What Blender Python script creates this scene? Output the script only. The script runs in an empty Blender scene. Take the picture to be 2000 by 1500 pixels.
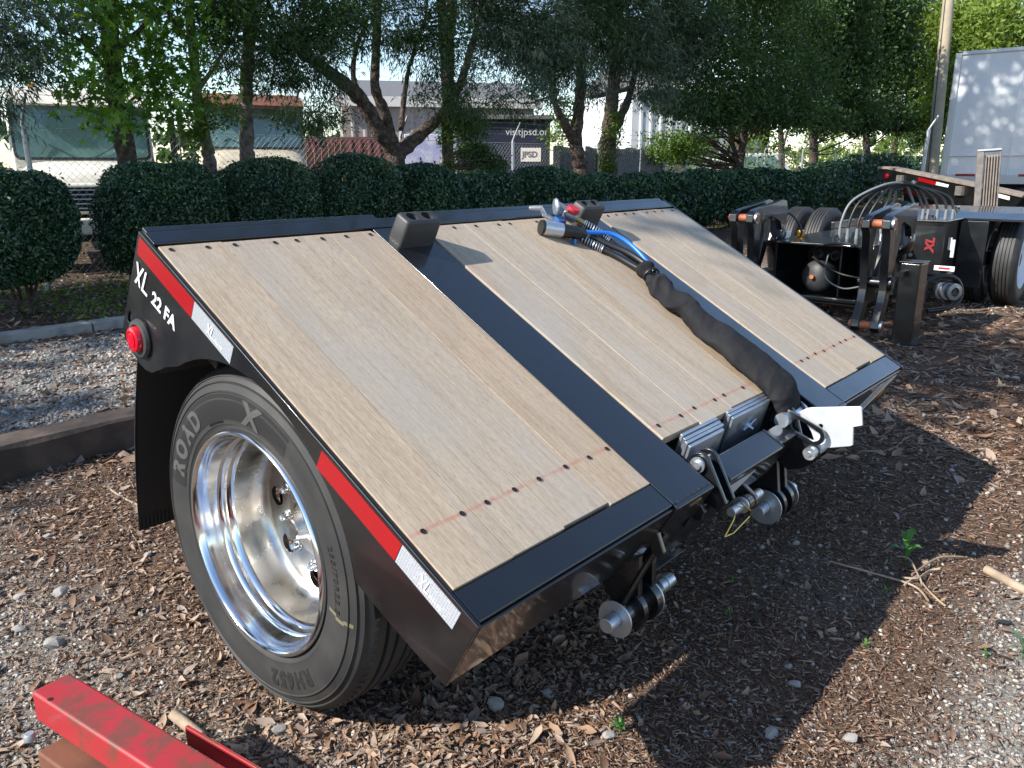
import bpy, bmesh, math, random
import numpy as np
from mathutils import Vector, Matrix

SC = bpy.context.scene
COL = SC.collection
R = math.radians
rng = np.random.default_rng(7)
random.seed(7)

# ------------------------------------------------------------------ camera, sky, sun
CAM_H = 1.41
PITCH = math.atan2(426, 1558.0)
YAW = R(41.1)                       # heading of the view, from +X towards +Y
cam = bpy.data.cameras.new('camera')
cam.sensor_width = 36.0
cam.lens = 36.0 * 1558.0 / 2000.0
cam.clip_start = 0.05
cam.clip_end = 2000
camo = bpy.data.objects.new('camera', cam)
COL.objects.link(camo)
camo.location = (0, 0, CAM_H)
camo.rotation_euler = (R(90) - PITCH, 0, YAW - R(90))
SC.camera = camo

SUN = Vector((-1.2, 0.52, 1.0)).normalized()      # towards the sun
world = bpy.data.worlds.new('World')
SC.world = world
world.use_nodes = True
wn = world.node_tree
wn.nodes.clear()
sky = wn.nodes.new('ShaderNodeTexSky')
sky.sky_type = 'NISHITA'
sky.sun_disc = False
sky.sun_elevation = math.asin(SUN.z)
sky.sun_rotation = math.atan2(SUN.x, SUN.y)
sky.air_density = 1.0
sky.dust_density = 0.25
sky.ozone_density = 1.6
bg = wn.nodes.new('ShaderNodeBackground')
bg.inputs['Strength'].default_value = 0.14
wo = wn.nodes.new('ShaderNodeOutputWorld')
wn.links.new(sky.outputs[0], bg.inputs[0])
wn.links.new(bg.outputs[0], wo.inputs[0])

sl = bpy.data.lights.new('sun', 'SUN')
sl.energy = 5.0
sl.angle = R(0.53)
sl.color = (1.0, 0.945, 0.86)
so = bpy.data.objects.new('sun', sl)
COL.objects.link(so)
so.rotation_euler = SUN.to_track_quat('Z', 'Y').to_euler()

vs = SC.view_settings
vs.view_transform = 'Standard'
vs.look = 'None'
vs.exposure = 0.85
vs.gamma = 1.0
vs.use_curve_mapping = False

# ------------------------------------------------------------------ picture geometry helpers
_F = Vector((math.cos(YAW), math.sin(YAW), 0))
_R = Vector((math.sin(YAW), -math.cos(YAW), 0))
_U = Vector((0, 0, 1))
_FW = _F * math.cos(PITCH) - _U * math.sin(PITCH)
_UP = _F * math.sin(PITCH) + _U * math.cos(PITCH)
CAM = Vector((0, 0, CAM_H))
def ray(px, py): return _R * ((px - 1000) / 1558) + _UP * ((750 - py) / 1558) + _FW
def atX(px, py, X): d = ray(px, py); return CAM + d * (X / d.x)
def atY(px, py, Y): d = ray(px, py); return CAM + d * (Y / d.y)
def atZ(px, py, z): d = ray(px, py); return CAM + d * ((z - CAM_H) / d.z)
def atD(px, py, dep): return CAM + ray(px, py) * dep

# ------------------------------------------------------------------ objects
def tag(o, label=None, cat=None, group=None, kind=None):
    if label: o['label'] = label
    if cat: o['category'] = cat
    if group: o['group'] = group
    if kind: o['kind'] = kind
    return o
def thing(name, label, cat, loc=(0, 0, 0), rot=(0, 0, 0), group=None):
    o = bpy.data.objects.new(name, None)
    o.empty_display_size = 0.2
    COL.objects.link(o)
    o.location = loc
    o.rotation_euler = rot
    return tag(o, label, cat, group)
def copy_tree(o, parent=None, loc=None):
    c = o.copy(); COL.objects.link(c)
    if parent is not None: c.parent = parent
    if loc is not None: c.location = loc
    for ch in list(o.children): copy_tree(ch, c)
    return c

class MB:
    def __init__(s): s.v = []; s.f = []
    def add(s, vs, fs):
        b = len(s.v)
        s.v += [tuple(p) for p in vs]
        s.f += [tuple(b + i for i in f) for f in fs]
        return s
    def obox(s, c, ax, ay, az):
        c, ax, ay, az = map(Vector, (c, ax, ay, az))
        vs = [c + ax * i + ay * j + az * k for k in (-1, 1) for j in (-1, 1) for i in (-1, 1)]
        fs = [(0, 2, 3, 1), (4, 5, 7, 6), (0, 1, 5, 4), (2, 6, 7, 3), (0, 4, 6, 2), (1, 3, 7, 5)]
        if ax.cross(ay).dot(az) < 0: fs = [f[::-1] for f in fs]
        return s.add(vs, fs)
    def box(s, x0, x1, y0, y1, z0, z1):
        return s.obox(((x0+x1)/2, (y0+y1)/2, (z0+z1)/2), (abs(x1-x0)/2, 0, 0), (0, abs(y1-y0)/2, 0), (0, 0, abs(z1-z0)/2))
    def prism(s, poly, fn, d0, d1):
        n = len(poly)
        A = [Vector(fn(a, b, d0)) for a, b in poly]; B = [Vector(fn(a, b, d1)) for a, b in poly]
        s.add(A + B, [tuple(range(n))[::-1], tuple(range(n, 2*n))] + [(i, (i+1) % n, n + (i+1) % n, n + i) for i in range(n)])
        return s
    def tube(s, pts, r, n=8, cap=True):
        pts = [Vector(p) for p in pts]; m = len(pts)
        rs = r if isinstance(r, (list, tuple)) else [r] * m
        t0 = (pts[1] - pts[0]).normalized()
        u = t0.orthogonal().normalized()
        vs = []
        for i, p in enumerate(pts):
            t = (pts[min(i+1, m-1)] - pts[max(i-1, 0)]).normalized()
            u = (u - t * u.dot(t)).normalized()
            w = t.cross(u)
            for k in range(n):
                a = 2 * math.pi * k / n
                vs.append(p + (u * math.cos(a) + w * math.sin(a)) * rs[i])
        fs = [(i*n + k, i*n + (k+1) % n, (i+1)*n + (k+1) % n, (i+1)*n + k) for i in range(m-1) for k in range(n)]
        if cap:
            fs.append(tuple(range(n))[::-1]); fs.append(tuple(range((m-1)*n, m*n)))
        return s.add(vs, fs)
    def cyl(s, p0, p1, r0, r1=None, n=24): return s.tube([p0, p1], [r0, r0 if r1 is None else r1], n)
    def lathe(s, prof, c, axis=(1, 0, 0), n=64, closed=False):
        c = Vector(c); ax = Vector(axis).normalized(); u = ax.orthogonal().normalized(); w = ax.cross(u)
        m = len(prof); vs = []
        for r, x in prof:
            for k in range(n):
                a = 2*math.pi*k/n
                vs.append(c + ax*x + (u*math.cos(a) + w*math.sin(a))*r)
        rngm = m if closed else m - 1
        fs = [(i*n + k, i*n + (k+1) % n, ((i+1) % m)*n + (k+1) % n, ((i+1) % m)*n + k) for i in range(rngm) for k in range(n)]
        return s.add(vs, fs)
    def mesh(s, name):
        me = bpy.data.meshes.new(name)
        me.from_pydata(s.v, [], s.f)
        me.validate()
        bm = bmesh.new(); bm.from_mesh(me)
        bmesh.ops.recalc_face_normals(bm, faces=bm.faces)
        bm.to_mesh(me); bm.free()
        return me
    def build(s, name, mat, parent=None, smooth=40, bevel=0, seg=2):
        me = s.mesh(name)
        return link_mesh(me, name, mat, parent, smooth, bevel, seg)
def link_mesh(me, name, mat, parent=None, smooth=40, bevel=0, seg=2):
    me.materials.append(mat)
    if smooth:
        me.polygons.foreach_set('use_smooth', [True] * len(me.polygons))
        me.set_sharp_from_angle(angle=R(smooth))
    o = bpy.data.objects.new(name, me)
    COL.objects.link(o)
    if parent is not None: o.parent = parent
    if bevel:
        b = o.modifiers.new('bevel', 'BEVEL'); b.width = bevel; b.segments = seg
        b.limit_method = 'ANGLE'; b.angle_limit = R(35); b.harden_normals = True
    return o
def np_mesh(name, V, F, mat, parent=None, tint=None, smooth=False):
    """V (n,3); F (m,k) faces, all with k corners; tint per face"""
    me = bpy.data.meshes.new(name)
    V = np.asarray(V, np.float32); F = np.asarray(F, np.int32)
    m, k = F.shape
    me.vertices.add(len(V)); me.vertices.foreach_set('co', V.ravel())
    me.loops.add(m*k); me.loops.foreach_set('vertex_index', F.ravel())
    me.polygons.add(m); me.polygons.foreach_set('loop_start', np.arange(0, m*k, k, dtype=np.int32))
    if smooth: me.polygons.foreach_set('use_smooth', np.ones(m, bool))
    if tint is not None:
        a = me.attributes.new('tint', 'FLOAT', 'FACE'); a.data.foreach_set('value', np.asarray(tint, np.float32))
    me.update(calc_edges=True); me.validate()
    me.materials.append(mat)
    o = bpy.data.objects.new(name, me); COL.objects.link(o)
    if parent is not None: o.parent = parent
    return o
def plate2d(name, outer, holes, thick, mat, M4, parent, bevel=0):
    """flat plate with real holes; 2-D outline mapped by the matrix M4 (z = thickness)"""
    cu = bpy.data.curves.new(name, 'CURVE'); cu.dimensions = '2D'; cu.fill_mode = 'BOTH'; cu.extrude = thick/2
    for pl in [outer] + list(holes):
        sp = cu.splines.new('POLY'); sp.points.add(len(pl)-1); sp.use_cyclic_u = True
        for p, (a, b) in zip(sp.points, pl): p.co = (a, b, 0, 1)
    o = bpy.data.objects.new(name, cu); COL.objects.link(o)
    dg = bpy.context.evaluated_depsgraph_get()
    me = bpy.data.meshes.new_from_object(o.evaluated_get(dg))
    bpy.data.objects.remove(o); bpy.data.curves.remove(cu)
    me.transform(M4); me.name = name
    bm = bmesh.new(); bm.from_mesh(me)
    bmesh.ops.remove_doubles(bm, verts=bm.verts, dist=1e-5)
    bmesh.ops.recalc_face_normals(bm, faces=bm.faces); bm.to_mesh(me); bm.free()
    return link_mesh(me, name, mat, parent, 35, bevel)
def circ(cx, cy, r, n=24, ry=None): return [(cx + r*math.cos(2*math.pi*i/n), cy + (ry or r)*math.sin(2*math.pi*i/n)) for i in range(n)]
def basis(o, x, y, z):
    m = Matrix.Identity(4)
    for i, a in enumerate((x, y, z)):
        for j in range(3): m[j][i] = a[j]
    for j in range(3): m[j][3] = o[j]
    return m
def text_mesh(body, size, extrude=0.0005, bold=0.0, shear=0, spacing=1.0, align='LEFT'):
    cu = bpy.data.curves.new('txt', 'FONT'); cu.body = body; cu.size = size; cu.extrude = extrude
    cu.offset = bold; cu.shear = shear; cu.space_character = spacing; cu.align_x = align; cu.resolution_u = 4
    o = bpy.data.objects.new('txt', cu); COL.objects.link(o)
    dg = bpy.context.evaluated_depsgraph_get()
    me = bpy.data.meshes.new_from_object(o.evaluated_get(dg))
    bpy.data.objects.remove(o); bpy.data.curves.remove(cu)
    return me
def text(name, body, size, M4, mat, parent, **k):
    me = text_mesh(body, size, **k); me.transform(M4); me.name = name
    return link_mesh(me, name, mat, parent, 0)

# ------------------------------------------------------------------ materials
def mat(name, col, rough=0.5, metal=0.0, coat=0.0, spec=0.5, var=None, bump=None, rvar=None, coord='Object', trans=0):
    m = bpy.data.materials.new(name); m.use_nodes = True
    nt = m.node_tree; b = nt.nodes['Principled BSDF']
    b.inputs['Base Color'].default_value = (*col, 1); b.inputs['Roughness'].default_value = rough
    b.inputs['Metallic'].default_value = metal; b.inputs['Coat Weight'].default_value = coat
    b.inputs['Coat Roughness'].default_value = 0.06
    b.inputs['Specular IOR Level'].default_value = spec
    tc = nt.nodes.new('ShaderNodeTexCoord')
    def noise(scale, detail=4, rough_=0.55):
        n = nt.nodes.new('ShaderNodeTexNoise'); n.inputs['Scale'].default_value = scale
        n.inputs['Detail'].default_value = detail; n.inputs['Roughness'].default_value = rough_
        nt.links.new(tc.outputs[coord], n.inputs['Vector']); return n
    def ramp(src, a, b2, c0, c1):
        r = nt.nodes.new('ShaderNodeValToRGB'); r.color_ramp.elements[0].position = a; r.color_ramp.elements[1].position = b2
        r.color_ramp.elements[0].color = (*c0, 1); r.color_ramp.elements[1].color = (*c1, 1)
        nt.links.new(src, r.inputs[0]); return r
    if var:
        sc, c2, lo, hi = var
        r = ramp(noise(sc, 6).outputs[0], lo, hi, col, c2); nt.links.new(r.outputs[0], b.inputs['Base Color'])
    if rvar:
        sc, r2, lo, hi = rvar
        r = ramp(noise(sc, 5).outputs[0], lo, hi, (rough,)*3, (r2,)*3); nt.links.new(r.outputs[0], b.inputs['Roughness'])
    if bump:
        sc, st, dist = bump
        bp = nt.nodes.new('ShaderNodeBump'); bp.inputs['Strength'].default_value = st; bp.inputs['Distance'].default_value = dist
        nt.links.new(noise(sc, 6).outputs[0], bp.inputs['Height']); nt.links.new(bp.outputs[0], b.inputs['Normal'])
    return m
def tint_mat(name, cols, rough=0.6, transl=0.0, spec=0.4, tcol=None):
    """colour picked by the per-face 'tint' attribute"""
    m = bpy.data.materials.new(name); m.use_nodes = True
    nt = m.node_tree; b = nt.nodes['Principled BSDF']; out = nt.nodes['Material Output']
    at = nt.nodes.new('ShaderNodeAttribute'); at.attribute_name = 'tint'
    r = nt.nodes.new('ShaderNodeValToRGB'); cr = r.color_ramp
    while len(cr.elements) < len(cols): cr.elements.new(0.5)
    for i, (e, c) in enumerate(zip(cr.elements, cols)):
        e.position = i / max(1, len(cols)-1); e.color = (*c, 1)
    nt.links.new(at.outputs['Fac'], r.inputs[0]); nt.links.new(r.outputs[0], b.inputs['Base Color'])
    b.inputs['Roughness'].default_value = rough; b.inputs['Specular IOR Level'].default_value = spec
    if transl:
        t = nt.nodes.new('ShaderNodeBsdfTranslucent'); mx = nt.nodes.new('ShaderNodeMixShader'); mx.inputs[0].default_value = transl
        if tcol:
            mm = nt.nodes.new('ShaderNodeMix'); mm.data_type = 'RGBA'; mm.blend_type = 'MULTIPLY'; mm.inputs[0].default_value = 1
            nt.links.new(r.outputs[0], mm.inputs[6]); mm.inputs[7].default_value = (*tcol, 1); nt.links.new(mm.outputs[2], t.inputs[0])
        else: nt.links.new(r.outputs[0], t.inputs[0])
        nt.links.new(b.outputs[0], mx.inputs[1]); nt.links.new(t.outputs[0], mx.inputs[2]); nt.links.new(mx.outputs[0], out.inputs[0])
    return m

M = {}
M['paint'] = mat('gloss black paint', (.006, .007, .009), .28, coat=.7, spec=.5, rvar=(9, .42, .4, .75), bump=(3.0, .06, .01))
M['paint_dust'] = mat('dusty black paint', (.0040, .0040, .0045), .30, coat=.6, var=(4, (.014, .013, .012), .5, .85), rvar=(7, .5, .35, .7), bump=(60, .03, .003))
M['inner'] = mat('underbody black', (.008, .008, .009), .6, var=(6, (.02, .018, .016), .5, .8))
M['zinc'] = mat('zinc plated steel', (.60, .64, .68), .33, metal=.92, var=(14, (.48, .53, .60), .35, .7), rvar=(30, .5, .3, .7))
M['zincb'] = mat('bright zinc plate', (.80, .81, .82), .42, metal=.6, var=(8, (.6, .66, .72), .4, .7), bump=(90, .05, .002))
M['brass'] = mat('yellow zinc wire', (.62, .48, .18), .3, metal=1)
M['alu'] = mat('polished aluminium', (.86, .86, .87), .10, metal=1, rvar=(14, .24, .42, .8), bump=(9, .03, .004))
M['alud'] = mat('dull aluminium disc', (.56, .555, .54), .20, metal=1, var=(6, (.30, .26, .20), .46, .74), rvar=(10, .42, .38, .72), bump=(26, .04, .003))
M['nut'] = mat('chrome nut cover', (.70, .70, .70), .15, metal=1)
M['dark'] = mat('dark opening', (.004, .004, .004), .8)
M['tyre'] = mat('tyre rubber', (.022, .022, .0225), .6, var=(9, (.036, .035, .033), .42, .72), bump=(120, .06, .002))
M['tyre_letter'] = mat('moulded tyre lettering', (.068, .068, .067), .6)
M['tyre_band'] = mat('dark tyre band', (.013, .013, .0135), .55)
M['rubber'] = mat('moulded rubber block', (.032, .033, .034), .5, var=(20, (.05, .05, .05), .5, .8), bump=(200, .04, .002))
M['flap'] = mat('ribbed rubber flap', (.012, .012, .012), .65)
M['lens'] = mat('red lens', (.55, .004, .02), .12, coat=.5)
M['white'] = mat('white decal', (.78, .79, .80), .45)
M['silver'] = mat('silver decal', (.52, .53, .55), .4)
M['amber'] = mat('amber decal', (.75, .36, .02), .45)
M['cloth'] = mat('black woven sleeve', (.014, .014, .016), .92, spec=.2, var=(6, (.024, .024, .026), .4, .75), bump=(38, .55, .008))
M['hose'] = mat('black hose', (.012, .012, .013), .45)
M['hoseg'] = mat('grey hose', (.16, .17, .18), .5)
M['blue'] = mat('blue cable', (.02, .16, .62), .38)
M['blued'] = mat('dark blue plastic', (.01, .07, .22), .4)
M['redp'] = mat('red plastic', (.45, .02, .03), .4)
M['maroonl'] = mat('dull red decal', (.22, .012, .016), .5)
M['cast'] = mat('cast grey metal', (.30, .31, .33), .4, metal=.7, var=(30, (.2, .2, .21), .4, .7))
M['pin'] = mat('orange primed pin', (.42, .13, .05), .6, var=(25, (.3, .09, .04), .4, .7))
M['letter'] = mat('white lettering', (.60, .61, .62), .5)
M['concrete'] = mat('concrete', (.30, .29, .27), .9, var=(9, (.2, .19, .18), .4, .7), bump=(60, .3, .01))
M['bark'] = mat('grey brown bark', (.055, .038, .028), .95, var=(16, (.17, .125, .095), .45, .70), bump=(34, 1.0, .05))
M['barkp'] = mat('pale bark', (.20, .165, .135), .95, var=(13, (.07, .055, .044), .42, .62), bump=(34, .9, .04))
M['galv'] = mat('galvanised steel', (.46, .48, .50), .45, metal=.7)
M['wire'] = mat('galvanised wire', (.55, .56, .56), .45, metal=.3)
M['truckw'] = mat('weathered cream paint', (.74, .71, .63), .45, coat=.2, var=(5, (.56, .53, .46), .45, .75))
M['truckt'] = mat('dirty tan paint', (.46, .41, .30), .5, var=(5, (.30, .27, .20), .42, .7))
M['glass'] = mat('glass with painted sky', (.10, .19, .18), .06, spec=.8, coat=.5, var=(1.6, (.16, .30, .29), .50, .62))  # teal base and patches paint in the sky seen through the glass
M['rust'] = mat('rusty steel', (.15, .055, .028), .75, var=(9, (.085, .034, .02), .4, .7), bump=(60, .2, .004))
M['rustpanel'] = mat('red brown sheet metal', (.38, .15, .09), .65, var=(5, (.27, .10, .06), .4, .7))
M['maroon'] = mat('dark red container', (.085, .014, .013), .6, var=(3, (.08, .018, .016), .4, .7))
M['sheet'] = mat('tan sheet metal', (.36, .31, .27), .6, var=(2, (.30, .26, .23), .4, .7))
M['fascia'] = mat('pale fascia', (.70, .66, .60), .6)
M['roof'] = mat('grey roof', (.13, .13, .135), .7)
M['navy'] = mat('navy trailer', (.014, .018, .040), .4, coat=.2)
M['vanw'] = mat('white van side', (.74, .76, .78), .4, var=(2.5, (.66, .69, .72), .4, .7))
M['lav'] = mat('pale lilac print', (.27, .28, .44), .5, var=(1.5, (.42, .43, .52), .5, .6))
M['screen'] = mat('grey privacy mesh', (.16, .16, .165), .9, var=(14, (.08, .085, .09), .42, .66), bump=(60, .4, .01))
M['steelr'] = mat('worn grey steel ramp', (.20, .18, .17), .55, metal=.3, var=(10, (.12, .10, .09), .4, .7))
M['rampi'] = mat('worn ramp tread', (.24, .20, .165), .7, var=(9, (.15, .12, .10), .4, .7))
M['cladding'] = mat('fibreglass trailer side', (.66, .68, .70), .35, coat=.3, var=(1.2, (.60, .63, .66), .4, .7))
M['pole'] = mat('weathered pole', (.34, .28, .19), .85, var=(3, (.24, .22, .17), .4, .7), bump=(40, .3, .01))
M['timber'] = mat('old landscape timber', (.050, .036, .029), .9, var=(7, (.10, .072, .055), .42, .7), bump=(22, .6, .01))
M['stone'] = mat('pale rough stone', (.38, .36, .33), .9, var=(14, (.24, .23, .22), .4, .7), bump=(40, .5, .01))
M['dead'] = mat('dry grey wood', (.36, .28, .20), .9, var=(14, (.22, .16, .11), .4, .7), bump=(50, .5, .006))
M['weed'] = tint_mat('weed leaves', [(.06, .17, .04), (.12, .28, .07)], .5, .3)

def red_paint():
    m = mat('worn red paint', (.42, .030, .030), .42, coat=.15)
    nt = m.node_tree; b = nt.nodes['Principled BSDF']; tc = nt.nodes.new('ShaderNodeTexCoord')
    n = nt.nodes.new('ShaderNodeTexNoise'); n.inputs['Scale'].default_value = 16; n.inputs['Detail'].default_value = 9; n.inputs['Roughness'].default_value = .65
    nt.links.new(tc.outputs['Object'], n.inputs['Vector'])
    g = nt.nodes.new('ShaderNodeNewGeometry'); sx = nt.nodes.new('ShaderNodeSeparateXYZ'); nt.links.new(tc.outputs['Normal'], sx.inputs[0])
    ad = nt.nodes.new('ShaderNodeMath'); ad.operation = 'MULTIPLY_ADD'; ad.inputs[1].default_value = .10
    nt.links.new(sx.outputs[2], ad.inputs[0]); nt.links.new(n.outputs[0], ad.inputs[2])
    r = nt.nodes.new('ShaderNodeValToRGB'); e = r.color_ramp.elements
    e[0].position = .54; e[0].color = (.33, .022, .028, 1); e[1].position = .67; e[1].color = (.16, .045, .032, 1)
    nt.links.new(ad.outputs[0], r.inputs[0]); nt.links.new(r.outputs[0], b.inputs['Base Color'])
    return m
M['red'] = red_paint()

def tape(name, c0, c1, scale=150):
    m = mat(name, c0, .3, coat=.5); nt = m.node_tree; b = nt.nodes['Principled BSDF']
    tc = nt.nodes.new('ShaderNodeTexCoord'); v = nt.nodes.new('ShaderNodeTexVoronoi'); v.inputs['Scale'].default_value = scale; v.inputs['Randomness'].default_value = .15
    v.feature = 'DISTANCE_TO_EDGE'
    r = nt.nodes.new('ShaderNodeValToRGB'); e = r.color_ramp.elements; e[0].position = .06; e[1].position = .16
    e[0].color = (*c0, 1); e[1].color = (*c1, 1)
    nt.links.new(tc.outputs['Object'], v.inputs['Vector']); nt.links.new(v.outputs[0], r.inputs[0]); nt.links.new(r.outputs[0], b.inputs['Base Color'])
    return m
M['tape_red'] = tape('red reflective tape', (.24, .002, .005), (.30, .002, .005))
M['tape_white'] = tape('white reflective tape', (.40, .42, .45), (.25, .27, .30), 150)

def wood_mat():
    m = bpy.data.materials.new('apitong plank'); m.use_nodes = True
    nt = m.node_tree; b = nt.nodes['Principled BSDF']; L = nt.links.new
    tc = nt.nodes.new('ShaderNodeTexCoord'); oi = nt.nodes.new('ShaderNodeObjectInfo')
    off = nt.nodes.new('ShaderNodeVectorMath'); off.operation = 'MULTIPLY_ADD'
    cmb = nt.nodes.new('ShaderNodeCombineXYZ'); L(oi.outputs['Random'], cmb.inputs[0]); L(oi.outputs['Random'], cmb.inputs[1]); L(oi.outputs['Random'], cmb.inputs[2])
    off.inputs[1].default_value = (37, 53, 17); L(cmb.outputs[0], off.inputs[0]); L(tc.outputs['Object'], off.inputs[2])
    def noise(scl, sc, det, dist=0):
        mp = nt.nodes.new('ShaderNodeMapping'); mp.inputs['Scale'].default_value = scl; L(off.outputs[0], mp.inputs[0])
        n = nt.nodes.new('ShaderNodeTexNoise'); n.inputs['Scale'].default_value = sc; n.inputs['Detail'].default_value = det
        n.inputs['Roughness'].default_value = .6; n.inputs['Distortion'].default_value = dist; L(mp.outputs[0], n.inputs['Vector']); return n
    def ramp(src, stops):
        r = nt.nodes.new('ShaderNodeValToRGB'); cr = r.color_ramp
        while len(cr.elements) < len(stops): cr.elements.new(.5)
        for e, (p, c) in zip(cr.elements, stops): e.position = p; e.color = (*c, 1)
        L(src, r.inputs[0]); return r
    def mix(a, b2, fac, mode='MIX'):
        x = nt.nodes.new('ShaderNodeMix'); x.data_type = 'RGBA'; x.blend_type = mode
        if isinstance(fac, (int, float)): x.inputs[0].default_value = fac
        else: L(fac, x.inputs[0])
        L(a, x.inputs[6])
        if isinstance(b2, tuple): x.inputs[7].default_value = (*b2, 1)
        else: L(b2, x.inputs[7])
        return x.outputs[2]
    cath = noise((9, .9, 9), 1.6, 3, 1.2)          # broad figure
    fine = noise((170, 5, 170), 1.0, 3)           # pores along the grain
    fleck = noise((420, 45, 420), 1.0, 2)
    base = ramp(cath.outputs[0], [(.30, (.405, .335, .255)), (.48, (.475, .405, .318)), (.62, (.43, .36, .28)), (.78, (.50, .435, .355))])
    fr = ramp(fine.outputs[0], [(.30, (.74, .70, .66)), (.58, (1, 1, 1))])
    c = mix(base.outputs[0], fr.outputs[0], .75, 'MULTIPLY')
    fl = ramp(fleck.outputs[0], [(.36, (.62, .55, .48)), (.52, (1, 1, 1))])
    c = mix(c, fl.outputs[0], .55, 'MULTIPLY')
    # per-plank tone
    tone = ramp(oi.outputs['Random'], [(0, (.90, .80, .71)), (.3, (1.0, .95, .88)), (.55, (.90, .88, .86)), (.8, (1.0, .97, .91)), (1, (.88, .85, .82))])
    c = mix(c, tone.outputs[0], .8, 'MULTIPLY')
    gw = noise((2.2, .8, 2.2), 1.5, 4, .8); gr_ = ramp(gw.outputs[0], [(.42, (0, 0, 0)), (.68, (.6, .6, .6))])
    c = mix(c, (.335, .315, .29), gr_.outputs[0])
    # brown stain (reddish tannin) patches
    st = noise((3, .9, 3), 1.3, 3, .6); sr = ramp(st.outputs[0], [(.60, (0, 0, 0)), (.76, (1, 1, 1))])
    c = mix(c, (.25, .135, .07), sr.outputs[0]) if False else c
    stm = nt.nodes.new('ShaderNodeMath'); stm.operation = 'MULTIPLY'; stm.inputs[1].default_value = .55; L(sr.outputs[0], stm.inputs[0])
    c = mix(c, (.30, .18, .11), stm.outputs[0])
    # red chalk line near the lower screws and faintly at the upper ones (object space: y runs up the deck)
    sx = nt.nodes.new('ShaderNodeSeparateXYZ'); L(tc.outputs['Object'], sx.inputs[0])
    cn = noise((30, 30, 30), 1, 4)
    for y0, w, amt in ((.224, .0045, .55), (1.250, .003, .28)):
        d = nt.nodes.new('ShaderNodeMath'); d.operation = 'SUBTRACT'; d.inputs[1].default_value = y0; L(sx.outputs[1], d.inputs[0])
        a = nt.nodes.new('ShaderNodeMath'); a.operation = 'ABSOLUTE'; L(d.outputs[0], a.inputs[0])
        mr = nt.nodes.new('ShaderNodeMapRange'); mr.inputs[1].default_value = w*.4; mr.inputs[2].default_value = w*1.6; mr.inputs[3].default_value = amt; mr.inputs[4].default_value = 0; L(a.outputs[0], mr.inputs[0])
        k = nt.nodes.new('ShaderNodeMath'); k.operation = 'MULTIPLY'; L(mr.outputs[0], k.inputs[0])
        rr = ramp(cn.outputs[0], [(.35, (.25,)*3), (.6, (1,)*3)]); L(rr.outputs[0], k.inputs[1])
        c = mix(c, (.42, .12, .09), k.outputs[0])
    L(c, b.inputs['Base Color']); b.inputs['Roughness'].default_value = .72; b.inputs['Specular IOR Level'].default_value = .3
    bp = nt.nodes.new('ShaderNodeBump'); bp.inputs['Strength'].default_value = .25; bp.inputs['Distance'].default_value = .002
    L(fine.outputs[0], bp.inputs['Height']); L(bp.outputs[0], b.inputs['Normal'])
    return m
M['wood'] = wood_mat()

# ------------------------------------------------------------------ ground
def vnoise(x, y, seed=0, octs=4, f0=1.0):
    r = np.random.default_rng(seed); out = np.zeros_like(x); amp = 1.0; tot = 0
    for o in range(octs):
        a = r.uniform(0, 2*np.pi, 6); p = r.uniform(0, 6.28, 6); k = f0 * 2**o * r.uniform(.7, 1.3, 6)
        out += amp * sum(np.sin(k[i]*(np.cos(a[i])*x + np.sin(a[i])*y) + p[i] + 1.3*np.sin(.6*k[i]*(np.cos(a[i]+1.7)*x+np.sin(a[i]+1.7)*y)+p[5-i])) for i in range(6)) / 3
        tot += amp; amp *= .55
    return out / tot
def sstep(a, b, x):
    t = np.clip((x-a)/(b-a), 0, 1); return t*t*(3-2*t)
def gravel_w(x, y):
    n = vnoise(x, y, 3, 4, 2.2)
    near = (1 - sstep(.18, .48, y + .16*n + .10*(x-2.4))) * (1 - sstep(3.4, 4.4, x + .5*n)) * sstep(.2, .9, x)
    strip = sstep(4.25, 4.6, y + .15*n) * (1 - sstep(7.0, 7.3, y + .1*n)) * (1 - sstep(9, 14, x))
    left = (1 - sstep(.6, 1.35, x + .35*n)) * .75 * (1-sstep(3.6, 4.2, y))
    patch = sstep(.30, .62, vnoise(x, y, 11, 3, 1.6)) * .75 * (1 - .75*sstep(1.0, 1.7, x))
    return np.clip(np.maximum.reduce([near, strip, left, patch]), 0, 1)
def soil_w(x, y): return sstep(7.2, 7.6, y)
def gz(x, y):
    x = np.asarray(x, float); y = np.asarray(y, float)
    r = np.hypot(x, y)
    h = .018*vnoise(x, y, 5, 3, 1.6) + .006*vnoise(x, y, 6, 3, 9.0)
    h += .02*(1-sstep(.4, 1.2, np.hypot(x-.9, y-1.9)))*0
    # the wheel and the resting pins stand on level spots
    h *= sstep(.15, .5, np.hypot(x-1.05, y-1.73))
    return h * (1 - sstep(25, 60, r))
def axis(segs):
    out = []
    for a, b, st in segs: out += list(np.arange(a, b, st))
    return np.array(out + [segs[-1][1]])
gx = axis([(-600, -60, 60), (-60, -8, 4), (-8, -1, .5), (-1, 6, .035), (6, 16, .25), (16, 60, 2.5), (60, 700, 64)])
gy = axis([(-600, -60, 60), (-60, -4, 4), (-4, -1, .3), (-1, 5.2, .035), (5.2, 14, .2), (14, 60, 2.5), (60, 700, 64)])
GX, GY = np.meshgrid(gx, gy)
GZ = gz(GX, GY)
nx, ny = len(gx), len(gy)
V = np.stack([GX.ravel(), GY.ravel(), GZ.ravel()], 1)
idx = np.arange(nx*ny).reshape(ny, nx)
F = np.stack([idx[:-1, :-1], idx[:-1, 1:], idx[1:, 1:], idx[1:, :-1]], -1).reshape(-1, 4)
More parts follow.
